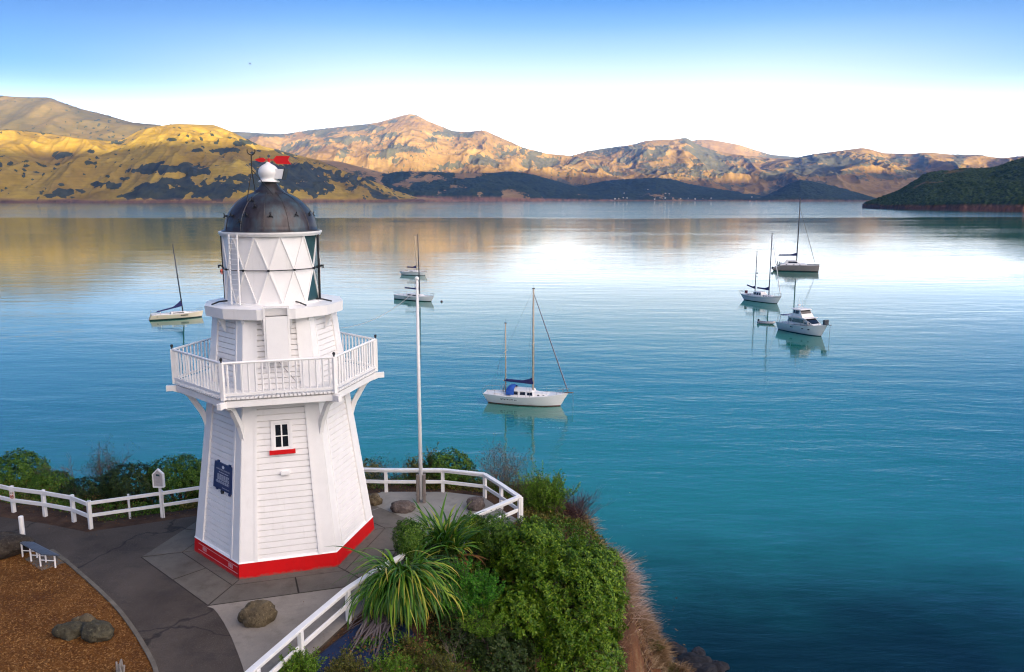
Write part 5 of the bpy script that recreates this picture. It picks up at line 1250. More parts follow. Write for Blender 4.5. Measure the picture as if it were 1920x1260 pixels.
def ground_cover():
    rs = np.random.RandomState(17); n = 150000; X = np.concatenate([-19 + 22 * rs.rand(n), -5 + 7 * rs.rand(n // 2)]); Y = np.concatenate([22 + 7.5 * rs.rand(n), 13 + 9 * rs.rand(n // 2)]); d = edge_dist(X, Y)
    q = fbm(X / .8, Y / .8, 4, 23); pr = np.clip((q - .34) * 6, 0, 1) * np.clip((d - .15) / .4, 0, 1)
    k = (rs.rand(len(X)) < pr) & (d < 5); X, Y = X[k], Y[k]; m = len(X); Z = land_z(X, Y) + .28 * rs.rand(m) ** 1.5 * np.clip(edge_dist(X, Y) - .1, 0, 1)
    A = unit(np.stack([rs.randn(m), rs.randn(m), .6 + rs.rand(m)], -1)); V, Q = leaves(np.stack([X, Y, Z], -1), unit(rs.randn(m, 3) + [0, 0, 1.2]), A, .05 + .05 * rs.rand(m), .013 + .012 * rs.rand(m))
    z = fbm(X / 1.7, Y / 1.7, 3, 29) > .5
    zz = np.repeat(z, 4)
    for nm, sel, mt in (('ground_cover', z, LM['olive']), ('ground_cover', ~z, LM['hedge'])):
        Vs = V.reshape(-1, 4, 3)[sel].reshape(-1, 3); tag(np_mesh(nm, Vs, np.arange(len(Vs)).reshape(-1, 4), mt), kind='stuff')
    # litter of dead leaves under the fences
    n = 26000; X = -18 + 22 * rs.rand(n); Y = 13.5 + 13 * rs.rand(n); d = edge_dist(X, Y); k = ((d > -.30) & (d < 2.2)) | ((d > -5) & (rs.rand(n) < .035 * np.exp(np.minimum(d, 0) / 2))); X, Y = X[k], Y[k]; m = len(X); Z = np.maximum(land_z(X, Y), -.05) + .045
    a = rs.rand(m) * 6.283; A = unit(np.stack([np.cos(a), np.sin(a), .3 * rs.randn(m)], -1)); V, Q = leaves(np.stack([X, Y, Z], -1), unit(.3 * rs.randn(m, 3) + [0, 0, 1.]), A, .03 + .05 * rs.rand(m), .008 + .008 * rs.rand(m))
    tag(np_mesh('leaf_litter', V, Q, LM['rust']), kind='stuff')
ground_cover()
# ---------------------------------------------------------------- boats (local x runs from stern to bow, z = 0 at the water)
class Hull:
    def __init__(s, L, B, fb=1.25, fm=.85, fs=.9, rake=.7, stern=.7, over=.35, off=0.0, full=2.4, wl=.86):
        s.L, s.B, s.fb, s.fm, s.fs, s.rake, s.stern, s.over, s.off, s.full, s.wl = L, B, fb, fm, fs, rake, stern, over, off, full, wl
    def beam(s, t):
        if t > .45: return s.B / 2 * max(.015, 1 - ((t - .45) / .55) ** s.full)
        return s.B / 2 * (s.stern + (1 - s.stern) * (1 - ((.45 - t) / .45) ** 2))
    def sheer(s, t):
        return s.fm + (s.fb - s.fm) * max(0, (t - .35) / .65) ** 1.8 + (s.fs - s.fm) * max(0, (.35 - t) / .35) ** 1.6
    def P(s, t, z, side, grow=0.0):
        h = s.sheer(t); k = (z + .45) / (h + .45); b = s.beam(t)
        y = b * (max(k, 0) ** .34) * (s.wl + (1 - s.wl) * k) + grow
        x = -s.L / 2 + s.L * t
        x += -s.rake * (1 - min(1, max(0, (z + .1) / (h + .1)))) * t ** 5 + s.over * (1 - max(0, min(1, (z + .1) / (h + .1)))) * (1 - t) ** 5
        if t > .999: y = .012 + grow
        return Vector((x, side * y + s.off, z))
    def strip(s, mb, za, zb, grow, t0=0.0, t1=1.0, n=30, m=6, sides=(1, -1)):
        for sd_ in sides:
            rows = []
            for j in range(m + 1):
                r = []
                for i in range(n + 1):
                    t = t0 + (t1 - t0) * (1 - (1 - i / n) ** 1.3); h = s.sheer(t)
                    a = za(h) if callable(za) else za; b = zb(h) if callable(zb) else zb
                    r.append(s.P(t, a + (b - a) * j / m, sd_, grow))
                rows.append(r)
            for a, b in zip(rows, rows[1:]): mb.quad_strip(a, b)
    def build(s, parent, mat, boot, stripe=None, deck=M['deck_white'], bz=.10):
        mb = MB(); s.strip(mb, -.42, lambda h: h, 0.0)
        tr = [s.P(0, -.42 + (s.sheer(0) + .42) * j / 6, sd_) for sd_, rng in ((1, range(7)), (-1, range(6, -1, -1))) for j in rng]; mb.face(tr)
        hl = mb.build('hull', mat, parent, smooth=False)
        hl.data.polygons.foreach_set('use_smooth', [True] * (len(hl.data.polygons) - 1) + [False])
        mb = MB(); s.strip(mb, -.2, bz, .012, m=2)
        trb = [s.P(0, z, sd_, .012) - Vector((.012, 0, 0)) for sd_, z in ((1, -.2), (1, bz), (-1, bz), (-1, -.2))]; mb.face(trb); mb.build('waterline_stripe', boot, hl, fix=False)
        if stripe: mb = MB(); s.strip(mb, lambda h: h - .10, lambda h: h - .03, .014, m=1); mb.build('sheer_stripe', stripe, hl, fix=False)
        mb = MB(); n = 26; A = [s.P(i / n, s.sheer(i / n) - .02, 1) for i in range(n + 1)]; C = [Vector((p.x, s.off, p.z + .06)) for p in A]; Bq = [s.P(i / n, s.sheer(i / n) - .02, -1) for i in range(n + 1)]
        mb.quad_strip(A, C); mb.quad_strip(C, Bq); mb.build('deck', deck, parent, fix=False)
        mb = MB()
        for sd_ in (1, -1): mb.tube([s.P(i / n, s.sheer(i / n) + .02, sd_, -.02) for i in range(n + 1)], .028, 5)
        mb.build('toe_rail', deck, parent)
        return hl
def cabin(parent, prof, wb, wt, z0fn=None, mat=None, name='cabin', taper=None):
    # prof: (x, z) outline of the top, left to right, on a base at zb
    mb = MB(); n = len(prof); f = lambda x, w: w * (taper(x) if taper else 1)
    zs = [p[1] for p in prof]; zlo = min(zs)
    L_ = []; R_ = []
    for x, z in prof:
        k = (z - zlo) / max(1e-6, max(zs) - zlo); w = wb + (wt - wb) * k
        L_.append(Vector((x, f(x, w), z))); R_.append(Vector((x, -f(x, w), z)))
    mb.quad_strip(L_, R_); mb.face(L_[::-1]); mb.face(R_)
    o = mb.build(name, mat or M['deck_white'], parent); 
    o['_w'] = 0; del o['_w']; return o
def side_windows(parent, wins, yfn, name='window', mat=None):
    for (x0, x1, z0, z1) in wins:
        for s in (1, -1):
            mb = MB(); q = [(x0, z0), (x1, z0), (x1 - .04, z1), (x0 + .04, z1)]
            inn = [Vector((x, s * (yfn(x, z) - .03), z)) for x, z in q]; out = [Vector((x, s * (yfn(x, z) + .012), z)) for x, z in q]
            mb.hexa(inn, out); mb.build(name, mat or M['glass_dark'], parent)
def rig(parent, x, h, z0, r, mat, boom=None, cover=M['cover_navy'], fore=None, back=None, shrouds=None, spreaders=(.5,), rake=0.0, furl=None, wr=.012, cover_h=(.12, .5), name='mast', lift=0.0, side=0.0):
    r = r * 1.35; top = Vector((x - math.tan(rake) * h, side, z0 + h)); bot = Vector((x, side, z0))
    mb = MB(); mb.tube([bot, bot.lerp(top, .5), top], [r, r * .95, r * .75], 8); ms = mb.build(name, mat, parent, smooth=True)
    mb = MB(); mb.box(top + Vector((0, 0, .04)), (.30, .05, .08)); mb.tube([top, top + Vector((-.05, 0, .55))], .012, 4); mb.build('masthead', M['mast_dark'], ms)
    if spreaders:
        mb = MB()
        for f in spreaders:
            p = bot.lerp(top, f); mb.tube([p + Vector((0, -.75, .0)), p, p + Vector((0, .75, .0))], .022, 5)
        mb.build('spreader', mat, ms)
    if boom:
        bl, bh = boom; g = bot.lerp(top, bh / h); e = g + Vector((-bl, 0, lift)); mb = MB(); mb.tube([g, e], .055, 6); bm_ = mb.build('boom', mat, ms)
        if cover:
            mb = MB(); rows = []; n = 12
            for i in range(n + 1):
                s = i / n; c = g.lerp(e, s * .97) + Vector((.05, 0, .02)); w = .13 - .05 * s; hh = cover_h[0] + (cover_h[1] - cover_h[0]) * max(0, 1 - s * 2.6) ** 1.3 + .06 * (1 - s) + .012 * math.sin(i * 2.3)
                rows.append([c + Vector((0, w * .7, -.08)), c + Vector((0, w, .06)), c + Vector((0, w * .55, hh * .75)), c + Vector((0, 0, hh)), c + Vector((0, -w * .55, hh * .75)), c + Vector((0, -w, .06)), c + Vector((0, -w * .7, -.08))])
            for a, b in zip(rows, rows[1:]): mb.quad_strip(a, b)
            mb.face(rows[0]); mb.face(rows[-1]); mb.build('sail_cover', cover, bm_, smooth=True)
    wires = []
    if fore: wires.append((bot.lerp(top, fore[2]) if len(fore) > 2 else top, Vector((fore[0], side, fore[1]))))
    if back: wires.append((top, Vector((back[0], side, back[1]))))
    for (sx, sy, sz) in (shrouds or []):
        for s in (1, -1): wires.append((top.lerp(bot, .04), Vector((sx, s * sy + side, sz))))
    mb = MB()
    for a, b in wires: mb.tube([a, b], wr, 4)
    if wires: mb.build('rigging', M['wire'], ms)
    if furl:
        a, b = Vector((furl[0], side, furl[1])), bot.lerp(top, furl[2]); mb = MB(); mb.tube([a, a.lerp(b, .08), a.lerp(b, .5), a.lerp(b, .97), b], [.04, .085, .07, .045, .02], 6); mb.build('furled_sail', furl[3], ms)
    return ms
def pulpits(parent, H, bow=True, stern=True, mid=True, h=.55):
    mb = MB()
    if bow:
        a = [H.P(t, H.sheer(t), 1, -.04) for t in (.88, .94, .985)]; b = [H.P(t, H.sheer(t), -1, -.04) for t in (.985, .94, .88)]; up = Vector((0, 0, h)); ring = [p + up for p in a] + [H.P(1, H.sheer(1), 1) + up + Vector((.12, 0, 0))] + [p + up for p in b]
        mb.tube(ring, .018, 5)
        for p in a + b: mb.tube([p, p + up], .016, 5)
    if stern:
        a = [H.P(t, H.sheer(t), 1, -.06) for t in (.16, .07, .0)]; b = [H.P(t, H.sheer(t), -1, -.06) for t in (.0, .07, .16)]; up = Vector((0, 0, h)); mb.tube([p + up for p in a + b], .018, 5)
        for p in a + b: mb.tube([p, p + up], .016, 5)
    if mid:
        for s in (1, -1):
            ts = [.16, .3, .44, .58, .72, .88]; q = [H.P(t, H.sheer(t), s, -.06) for t in ts]
            for p in q: mb.tube([p, p + Vector((0, 0, h))], .012, 4)
            mb.tube([p + Vector((0, 0, h)) for p in q], .007, 4)
    mb.build('guard_rail', M['grey_metal'], parent)
def place(u0, v0, u1, v1):                  # waterline ends in the photograph
    a, b = atz(u0, v0, WZ), atz(u1, v1, WZ); return (a + b) / 2, (b - a).length, math.atan2(b.y - a.y, b.x - a.x)

def big_ketch():
    c, L, a = place(912, 752, 1062, 761.5); L *= 1.04
    t = thing('ketch', 'white two-masted yacht with tan masts, blue dodger and navy sail cover', 'sailing boat', c, a)
    H = Hull(L, 3.1, 1.42, 1.0, 1.02, .9, .55, .6); H.build(t, M['hull_white'], M['boot_red'], None)
    sh = 1.0
    tp = lambda x: 1 - .42 * max(0, (x - .5) / 3.2)
    k = L / 10
    def cab(x): return x * k
    cabin(t, [(cab(-1.6), sh), (cab(-1.5), sh + .62), (cab(.9), sh + .60), (cab(1.15), sh + .02)], 1.0, .86, name='cabin')
    cabin(t, [(cab(1.0), sh + .0), (cab(1.02), sh + .36), (cab(2.6), sh + .30), (cab(3.1), sh + .12)], .95, .72, name='fore_cabin', taper=lambda x: 1 - .5 * max(0, (x / k - 1) / 2.1))
    yf = lambda x, z: 1.0 - .14 * (z - sh) / .62
    side_windows(t, [(cab(-1.4), cab(-.72), sh + .17, sh + .5), (cab(-.5), cab(.15), sh + .17, sh + .5), (cab(.34), cab(.98), sh + .17, sh + .48)], yf)
    yf2 = lambda x, z: (.95 - .23 * (z - sh) / .36) * (1 - .5 * max(0, (x / k - 1) / 2.1)) + .01
    side_windows(t, [(cab(1.5), cab(1.78), sh + .13, sh + .24), (cab(2.1), cab(2.36), sh + .12, sh + .22)], yf2, 'porthole')
    mb = MB(); rows = []
    for i in range(9):
        s = i / 8; x = cab(-2.15) + s * .95 * k; zt = sh + .62 + .46 * math.sin(math.pi * min(1, .12 + s * .62)); rows.append([Vector((x, 1.0 * math.cos(q), sh + .12 + (zt - sh - .12) * math.sin(q) ** .6)) for q in [math.pi * j / 10 for j in range(11)]])
    for p, q in zip(rows, rows[1:]): mb.quad_strip(p, q)
    mb.face(rows[0]); mb.build('dodger', M['cover_blue'], t, smooth=True)
    mb = MB(); mb.box((cab(-3.0), 0, sh + .04), (1.5 * k, 1.3, .16)); mb.build('cockpit', M['deck_white'], t)
    mb = MB(); mb.tube([Vector((cab(-2.75), 0, sh + .1)), Vector((cab(-2.75), 0, sh + .75))], .06, 6); mb.tube([Vector((cab(-2.7), .35 * math.cos(q), sh + .7 + .35 * math.sin(q))) for q in [i * .5236 for i in range(13)]], .02, 5); mb.build('steering_wheel', M['grey_metal'], t)
    rig(t, cab(.85), 11.3, sh + .2, .085, M['mast_tan'], (3.6 * k, 1.05), fore=None, back=(cab(-4.7), sh + .1), shrouds=[(cab(.75), 1.4, sh), (cab(.3), 1.4, sh)], spreaders=(.48,), furl=(cab(5.0), sh + .55, .965, M['mast_grey']), wr=.008, cover_h=(.2, .62), lift=.18)
    rig(t, cab(-2.45), 7.6, sh + .1, .06, M['mast_tan'], None, shrouds=[(cab(-2.7), 1.1, sh), (cab(-3.6), 1.0, sh)], spreaders=(.6,), wr=.007, name='mizzen_mast')
    pulpits(t, H); mb = MB(); e = H.P(1, H.sheer(1), 1); mb.beam(e + Vector((-.4, 0, .05)), e + Vector((.55, 0, .1)), .22, .06); mb.build('bowsprit', M['wood_brown'], t)
    mb = MB(); mb.tube([e + Vector((.5, 0, 0)), Vector((e.x + .55, 0, -.2))], .02, 5); mb.build('anchor_chain', M['grey_metal'], t)
    mb = MB(); rr = random.Random(4); x = .42
    for i in range(9):
        w = rr.uniform(.008, .02); H.strip(mb, .62 + rr.uniform(-.03, .03), .70 + rr.uniform(-.02, .05), .004, x, x - w, 1, 1, (-1,)); x -= w + .006 + (.01 if i in (1, 5) else 0)
    mb.build('name_lettering', M['boot_black'], t, fix=False)
big_ketch()

def cream_sloop():
    c, L, a = place(287, 600, 379, 594); t = thing('sloop', 'cream racing yacht with dark mast at left behind the lighthouse', 'sailing boat', c, a)
    L *= 1.06; H = Hull(L, 3.0, 1.15, .95, .98, .35, .85, -.5, full=2.0); H.build(t, M['hull_cream'], M['boot_black'], bz=.2); k = L / 9
    cabin(t, [(-1.2 * k, .98), (-1.1 * k, 1.32), (1.2 * k, 1.28), (2.3 * k, 1.02)], .95, .7, taper=lambda x: 1 - .4 * max(0, x / k / 2.4))
    side_windows(t, [(-.9 * k, 1.1 * k, 1.08, 1.22)], lambda x, z: (.95 - .25 * (z - .98) / .34) * (1 - .4 * max(0, x / k / 2.4)) + .015)
    mb = MB(); mb.box((-2.7 * k, 0, .99), (2.4 * k, 1.5, .1)); mb.tube([Vector((-2.9 * k, -.5, 1.0)), Vector((-2.9 * k, -.5, 1.5))], .03, 5); mb.tube([Vector((-2.9 * k, .5, 1.0)), Vector((-2.9 * k, .5, 1.5))], .03, 5); mb.build('cockpit', M['deck_white'], t)
    rig(t, .95 * k, 12.3, 1.15, .085, M['mast_dark'], (4.6 * k, 1.15), cover_h=(.16, 1.15), rake=R(4.3), spreaders=(.55,), back=(-4.4 * k, 1.0), fore=(4.3 * k, 1.2, .9), wr=.006, lift=-.95)
    pulpits(t, H)
    mb = MB(); rr = random.Random(6); x = .56
    for i in range(9): H.strip(mb, .55, .83, .005, x - .012, x, 1, 1, (-1,)); x += .0165
    x = .12
    H.strip(mb, .62, .72, .005, .10, .125, 1, 1, (-1,)); mb.build('name_lettering', M['boot_black'], t, fix=False)
cream_sloop()

def grey_sloop():
    c, L, a = place(746, 560, 812, 566); L *= 1.05; t = thing('sloop', 'white sloop with dark mast crossing behind the flagpole, nearer of two', 'sailing boat', c, a); k = L / 9
    H = Hull(L, 3.0, 1.25, .95, 1.0, .8, .7, -.3); H.build(t, M['hull_white'], M['boot_black'], bz=.14)
    cabin(t, [(-1.6 * k, .98), (-1.5 * k, 1.45), (1.4 * k, 1.36), (2.2 * k, 1.02)], .95, .75, taper=lambda x: 1 - .4 * max(0, x / k / 2.4))
    side_windows(t, [(-1.2 * k, -.3 * k, 1.12, 1.32), (0, .9 * k, 1.10, 1.28)], lambda x, z: (.95 - .2 * (z - .98) / .47) * (1 - .4 * max(0, x / k / 2.4)) + .015)
    rig(t, 1.15 * k, 12.9, 1.2, .09, M['mast_dark'], (3.7 * k, 1.2), cover_h=(.2, .7), spreaders=(.5,), back=(-4.4 * k, 1.0), fore=(4.4 * k, 1.3), rake=R(1.2), wr=.007, lift=.1)
    pulpits(t, H)
    mb = MB(); mb.box((-2.7 * k, 0, 1.0), (1.8 * k, 1.3, .12)); mb.build('cockpit', M['deck_white'], t)
    mb = MB(); x = .30
    for i in range(8): H.strip(mb, .62, .78, .005, x, x + .017, 1, 1, (-1,)); x += .024
    mb.build('name_lettering', M['boot_black'], t, fix=False)
    p = atz(828, 566, WZ); mb = MB(p); mb.lathe([(0, -.25), (.2, -.2), (.28, 0), (.2, .22), (.06, .32), (0, .34)], p, 14); o = mb.build('mooring_buoy', plain('dark_buoy', (.05, .03, .04), .5), smooth=True); tag(o, 'small dark mooring buoy ahead of the bow of the nearer white sloop', 'buoy')
grey_sloop()
def far_sloop():
    c, L, a = place(753, 515, 800, 517); L *= 1.05; t = thing('sloop', 'small white sloop with bright navy cover and red sheer line, farther of two', 'sailing boat', c, a); k = L / 8
    H = Hull(L, 2.6, 1.35, 1.0, 1.05, .8, .6, .5); H.build(t, M['hull_white'], M['boot_black'], M['boot_red'])
    cabin(t, [(-1.5 * k, 1.0), (-1.4 * k, 1.42), (1.1 * k, 1.36), (1.7 * k, 1.02)], .85, .7); side_windows(t, [(-1.0 * k, .0 * k, 1.13, 1.3)], lambda x, z: .85 - .15 * (z - 1.0) / .42 + .015)
    rig(t, .8 * k, 10.2, 1.1, .075, M['mast_tan'], (3.0 * k, 1.0), M['cover_navy'], spreaders=(.55,), back=(-3.8 * k, 1.1), fore=(3.9 * k, 1.4), rake=R(1.5), wr=.008, cover_h=(.25, .8), lift=.1)
    pulpits(t, H); mb = MB(); mb.box((-2.4 * k, 0, 1.05), (1.4 * k, 1.1, .1)); mb.build('cockpit', M['deck_white'], t)
far_sloop()

def pilothouse_ketch():
    c, L, a = place(1394, 561, 1464, 570.5); L *= 1.02; t = thing('ketch', 'white two-masted pilothouse yacht with blue covers on both booms', 'sailing boat', c, a); k = L / 10
    H = Hull(L, 3.1, 1.75, 1.15, 1.25, 1.1, .6, .8); H.build(t, M['hull_white'], M['boot_black'], None)
    mb = MB(); H.strip(mb, lambda h: h - .30, lambda h: h - .26, .014, m=1); mb.build('rubbing_strake', M['boot_blue'], t, fix=False)
    cabin(t, [(-1.7 * k, 1.15), (-1.55 * k, 2.15), (.3 * k, 2.12), (.75 * k, 1.2)], 1.05, .85, name='pilothouse')
    side_windows(t, [(-1.35 * k, -.85 * k, 1.5, 1.95), (-.68 * k, -.2 * k, 1.5, 1.95), (-.02 * k, .34 * k, 1.5, 1.92)], lambda x, z: 1.05 - .2 * (z - 1.15) + .012)
    cabin(t, [(.6 * k, 1.2), (.62 * k, 1.6), (2.6 * k, 1.62), (3.0 * k, 1.4)], .9, .72, name='fore_cabin', taper=lambda x: 1 - .4 * max(0, (x / k - .6) / 2.4))
    side_windows(t, [(.9 * k, 1.15 * k, 1.3, 1.45), (1.5 * k, 1.75 * k, 1.3, 1.45), (2.1 * k, 2.32 * k, 1.34, 1.47)], lambda x, z: (.9 - .18 * (z - 1.2) / .4) * (1 - .4 * max(0, (x / k - .6) / 2.4)) + .015, 'porthole')
    cabin(t, [(-3.6 * k, 1.2), (-3.5 * k, 1.5), (-1.75 * k, 1.55), (-1.7 * k, 1.2)], .9, .8, name='aft_cabin'); side_windows(t, [(-3.1 * k, -2.85 * k, 1.27, 1.4), (-2.5 * k, -2.25 * k, 1.27, 1.4)], lambda x, z: .9 - .1 * (z - 1.2) / .35 + .012, 'porthole')
    rig(t, 1.75 * k, 13.0, 1.5, .09, M['mast_grey'], (3.2 * k, 1.15), spreaders=(.5,), back=(-1.5 * k, 2.1), furl=(4.7 * k, 1.85, .97, M['hull_white']), shrouds=[(1.6 * k, 1.35, 1.2)], wr=.008, cover_h=(.22, .8), lift=.15)
    rig(t, -1.9 * k, 9.2, 1.4, .075, M['mast_grey'], (2.3 * k, 1.2), spreaders=(.55,), shrouds=[(-2.0 * k, 1.2, 1.2)], wr=.008, cover_h=(.2, .6), name='mizzen_mast', lift=.55)
    mb = MB(); mb.lathe([(0, -.13), (.16, -.1), (.2, 0), (.16, .1), (0, .13)], (-1.55 * k, 0, 6.0), 12); mb.tube([Vector((-1.9 * k, 0, 5.2)), Vector((-1.5 * k, 0, 5.2))], .06, 5); mb.build('radar_dome', M['mast_dark'], t)
    mb = MB(); mb.box((-4.0 * k, -.3, 1.75), (.5, .4, .6)); mb.build('stowed_cover', plain('maroon_canvas', (.10, .012, .03), .8), t)
    pulpits(t, H); mb = MB(); e = H.P(0, H.sheer(0), 1); mb.tube([Vector((e.x, 0, e.z + .4)), Vector((e.x - .8, 0, e.z + .7))], .04, 5); mb.tube([Vector((e.x, .9, e.z)), Vector((e.x - .5, .9, e.z + .75)), Vector((e.x - .5, -.9, e.z + .75)), Vector((e.x, -.9, e.z))], .03, 5); mb.build('davit', M['grey_metal'], t)
pilothouse_ketch()

def catamaran():
    c, L, a = place(1449, 506.5, 1535, 509); t = thing('catamaran', 'grey-hulled cruising catamaran with white coachroof and one tall mast', 'sailing boat', c, a); L *= 1.02; k = L / 14
    for off in (2.1, -2.1):
        H = Hull(L, 1.7, 1.95, 1.75, .75, .25, .75, .6, off, 3.0, .8); H.sheer = lambda t_, : .55 + 1.2 * min(1, t_ / .2) ** .8 + .25 * t_
        H.build(t, M['hull_grey'], M['boot_black'], bz=.22)
    mb = MB(); mb.box((-.6 * k, 0, 1.55), (6.6 * k, 4.2, .5)); mb.build('bridge_deck', M['deck_white'], t)
    cabin(t, [(-4.8 * k, 1.75), (-4.3 * k, 2.2), (2.6 * k, 2.25), (3.4 * k, 1.9)], 2.8, 2.5, name='coachroof')
    side_windows(t, [(-3.0 * k, -2.55 * k, 1.93, 2.1), (-.9 * k, -.4 * k, 1.93, 2.1), (1.0 * k, 1.4 * k, 1.93, 2.1)], lambda x, z: 2.8 - .3 * (z - 1.75) / .5 + .02, 'porthole')
    cabin(t, [(-3.6 * k, 2.15), (-2.9 * k, 3.3), (-.2 * k, 3.25), (1.5 * k, 2.2)], 2.2, 1.7, name='saloon')
    side_windows(t, [(-2.3 * k, .35 * k, 2.5, 2.95)], lambda x, z: 2.2 - .5 * (z - 2.15) / 1.15 + .03)
    mb = MB(); mb.box((4.9 * k, 0, 1.9), (3.6 * k, 3.0, .06)); mb.build('net', M['boot_black'], t)
    mb = MB(); mb.tube([Vector((6.6 * k, -2.1, 2.0)), Vector((6.6 * k, 2.1, 2.0))], .1, 8); mb.tube([Vector((6.2 * k, 0, 2.0)), Vector((8.2 * k, 0, 2.35))], .05, 6); mb.build('bowsprit', M['grey_metal'], t)
    rig(t, .15 * k, 19.5, 2.3, .13, M['mast_dark'], (5.6 * k, 2.3), spreaders=(.5,), furl=(5.7 * k, 2.2, .86, M['mast_dark']), fore=(7.9 * k, 2.3, .88), back=(-5.6 * k, 2.0), wr=.014, cover_h=(.35, .9), lift=-.1)
    mb = MB(); rr = random.Random(3)
    for i in range(14): x = rr.uniform(-6.4, -4.4) * k; y = rr.uniform(-2, 2); mb.tube([Vector((x, y, 1.2)), Vector((x + rr.uniform(-.3, .3), y, 2.6 + rr.uniform(-.3, .4)))], .05, 5)
    mb.tube([Vector((-6.3 * k, -2.2, 2.4)), Vector((-6.3 * k, 2.2, 2.4))], .06, 6); mb.build('stern_arch', M['mast_dark'], t)
    mb = MB(); mb.lathe([(0, -.3), (.3, -.3), (.38, .2), (.2, .5), (0, .5)], (-6.9 * k, -2.1, .75), 10); mb.build('outboard_motor', M['boot_black'], t)
catamaran()

def launch():
    c, L, a = place(1468, 617, 1549, 632.5); L *= 1.02; t = thing('motor_launch', 'white flybridge motor launch with dark wraparound windows moored near the dinghy', 'motor boat', c, a); k = L / 10
    H = Hull(L, 3.6, 1.95, 1.35, 1.3, 1.15, .88, -.1, 0, 2.6); H.build(t, M['hull_white'], M['boot_blue'], None)
    cabin(t, [(-2.6 * k, 1.35), (-2.5 * k, 2.55), (1.1 * k, 2.6), (2.9 * k, 1.68)], 1.45, 1.3, name='saloon', taper=lambda x: 1 - .35 * max(0, (x / k - .6) / 2.3))
    yf = lambda x, z: (1.45 - .15 * (z - 1.35) / 1.25) * (1 - .35 * max(0, (x / k - .6) / 2.3)) + .02
    side_windows(t, [(-2.3 * k, -1.65 * k, 1.85, 2.4), (-1.45 * k, .95 * k, 1.85, 2.4)], yf)
    mb = MB(); q0, q1 = (1.22 * k, 2.52), (2.62 * k, 1.80)
    ww = lambda x: (1.30) * (1 - .35 * max(0, (x / k - .6) / 2.3)) * .98
    nrm = Vector((q0[1] - q1[1], 0, q1[0] - q0[0])).normalized() * .02
    lo = [Vector((q0[0], -ww(q0[0]), q0[1])), Vector((q0[0], ww(q0[0]), q0[1])), Vector((q1[0], ww(q1[0]), q1[1])), Vector((q1[0], -ww(q1[0]), q1[1]))]
    mb.hexa([p - nrm for p in lo], [p + nrm for p in lo]); mb.build('windscreen', M['glass_dark'], t)
    side_windows(t, [(1.1 * k, 2.2 * k, 1.78, 2.05)], yf)
    cabin(t, [(-3.4 * k, 2.6), (-3.4 * k, 2.68), (1.35 * k, 2.68), (1.5 * k, 2.6)], 1.5, 1.5, name='boat_deck')
    cabin(t, [(-1.75 * k, 2.68), (-1.6 * k, 3.85), (-.1 * k, 3.85), (.75 * k, 2.70)], 1.3, 1.1, name='flybridge')
    cabin(t, [(-2.1 * k, 3.85), (-2.0 * k, 4.0), (.05 * k, 3.98), (.25 * k, 3.85)], 1.3, 1.1, name='hard_top')
    yf3 = lambda x, z: 1.3 - .2 * (z - 2.68) / 1.17 + .02
    side_windows(t, [(-1.45 * k, -1.1 * k, 3.25, 3.78), (-1.0 * k, -.25 * k, 3.25, 3.78)], yf3)
    mb = MB(); q0, q1 = (-.06 * k, 3.80), (.34 * k, 3.26); nrm = Vector((q0[1] - q1[1], 0, q1[0] - q0[0])).normalized() * .02
    lo = [Vector((q0[0], -1.05, q0[1])), Vector((q0[0], 1.05, q0[1])), Vector((q1[0], 1.12, q1[1])), Vector((q1[0], -1.12, q1[1]))]; mb.hexa([p - nrm for p in lo], [p + nrm for p in lo]); mb.build('windscreen', M['glass_dark'], t)
    mb = MB()
    for s in (1, -1): mb.tube([Vector((-4.4 * k, s * 1.4, 1.3)), Vector((-4.2 * k, s * 1.35, 2.55)), Vector((-3.3 * k, s * 1.35, 2.62))], .035, 6)
    mb.build('cockpit_frame', M['grey_metal'], t)
    mb = MB(); mb.box((-3.85 * k, 0, 2.64), (1.1 * k, 2.7, .05)); mb.build('awning', M['cover_navy'], t)
    mb = MB(); mb.tube([Vector((-1.5 * k, 0, 4.0)), Vector((-1.55 * k, 0, 5.6))], .035, 5); mb.tube([Vector((-1.2 * k, .5, 4.0)), Vector((-1.3 * k, .5, 5.2))], .02, 5); mb.lathe([(0, 4.4), (.25, 4.4), (.28, 4.52), (.2, 4.62), (0, 4.64)], (-1.5 * k, 0, 0), 12); mb.build('aerial_mast', M['deck_white'], t)
    pulpits(t, H, True, False, True, .65)
    mb = MB()
    for (x0, x1) in ((-1.6, -.95), (.9, 1.3), (2.1, 2.5)):
        H.strip(mb, .92, 1.06, .008, .5 + x0 / 10, .5 + x1 / 10, 3, 1)
    mb.build('hull_window', M['glass_dark'], t, fix=False)
    e = H.P(1, H.sheer(1), 1); mb = MB(); mb.box(e + Vector((-.35, 0, .45)), (.35, .9, .75)); mb.build('anchor_winch', M['mast_dark'], t); mb = MB(); mb.beam(e + Vector((-.5, 0, .06)), e + Vector((.7, 0, .1)), .35, .08); mb.tube([e + Vector((.55, 0, .05)), Vector((e.x + .5, 0, -.3))], .03, 5); mb.build('bow_platform', M['grey_metal'], t)
    mb = MB(); H2 = H.P(.72, H.sheer(.72), -1); mb.lathe([(0, -.3), (.14, -.26), (.17, 0), (.14, .26), (0, .3)], H2 + Vector((0, -.05, .35)), 10); mb.build('fender', M['rib_grey'], t)
launch()
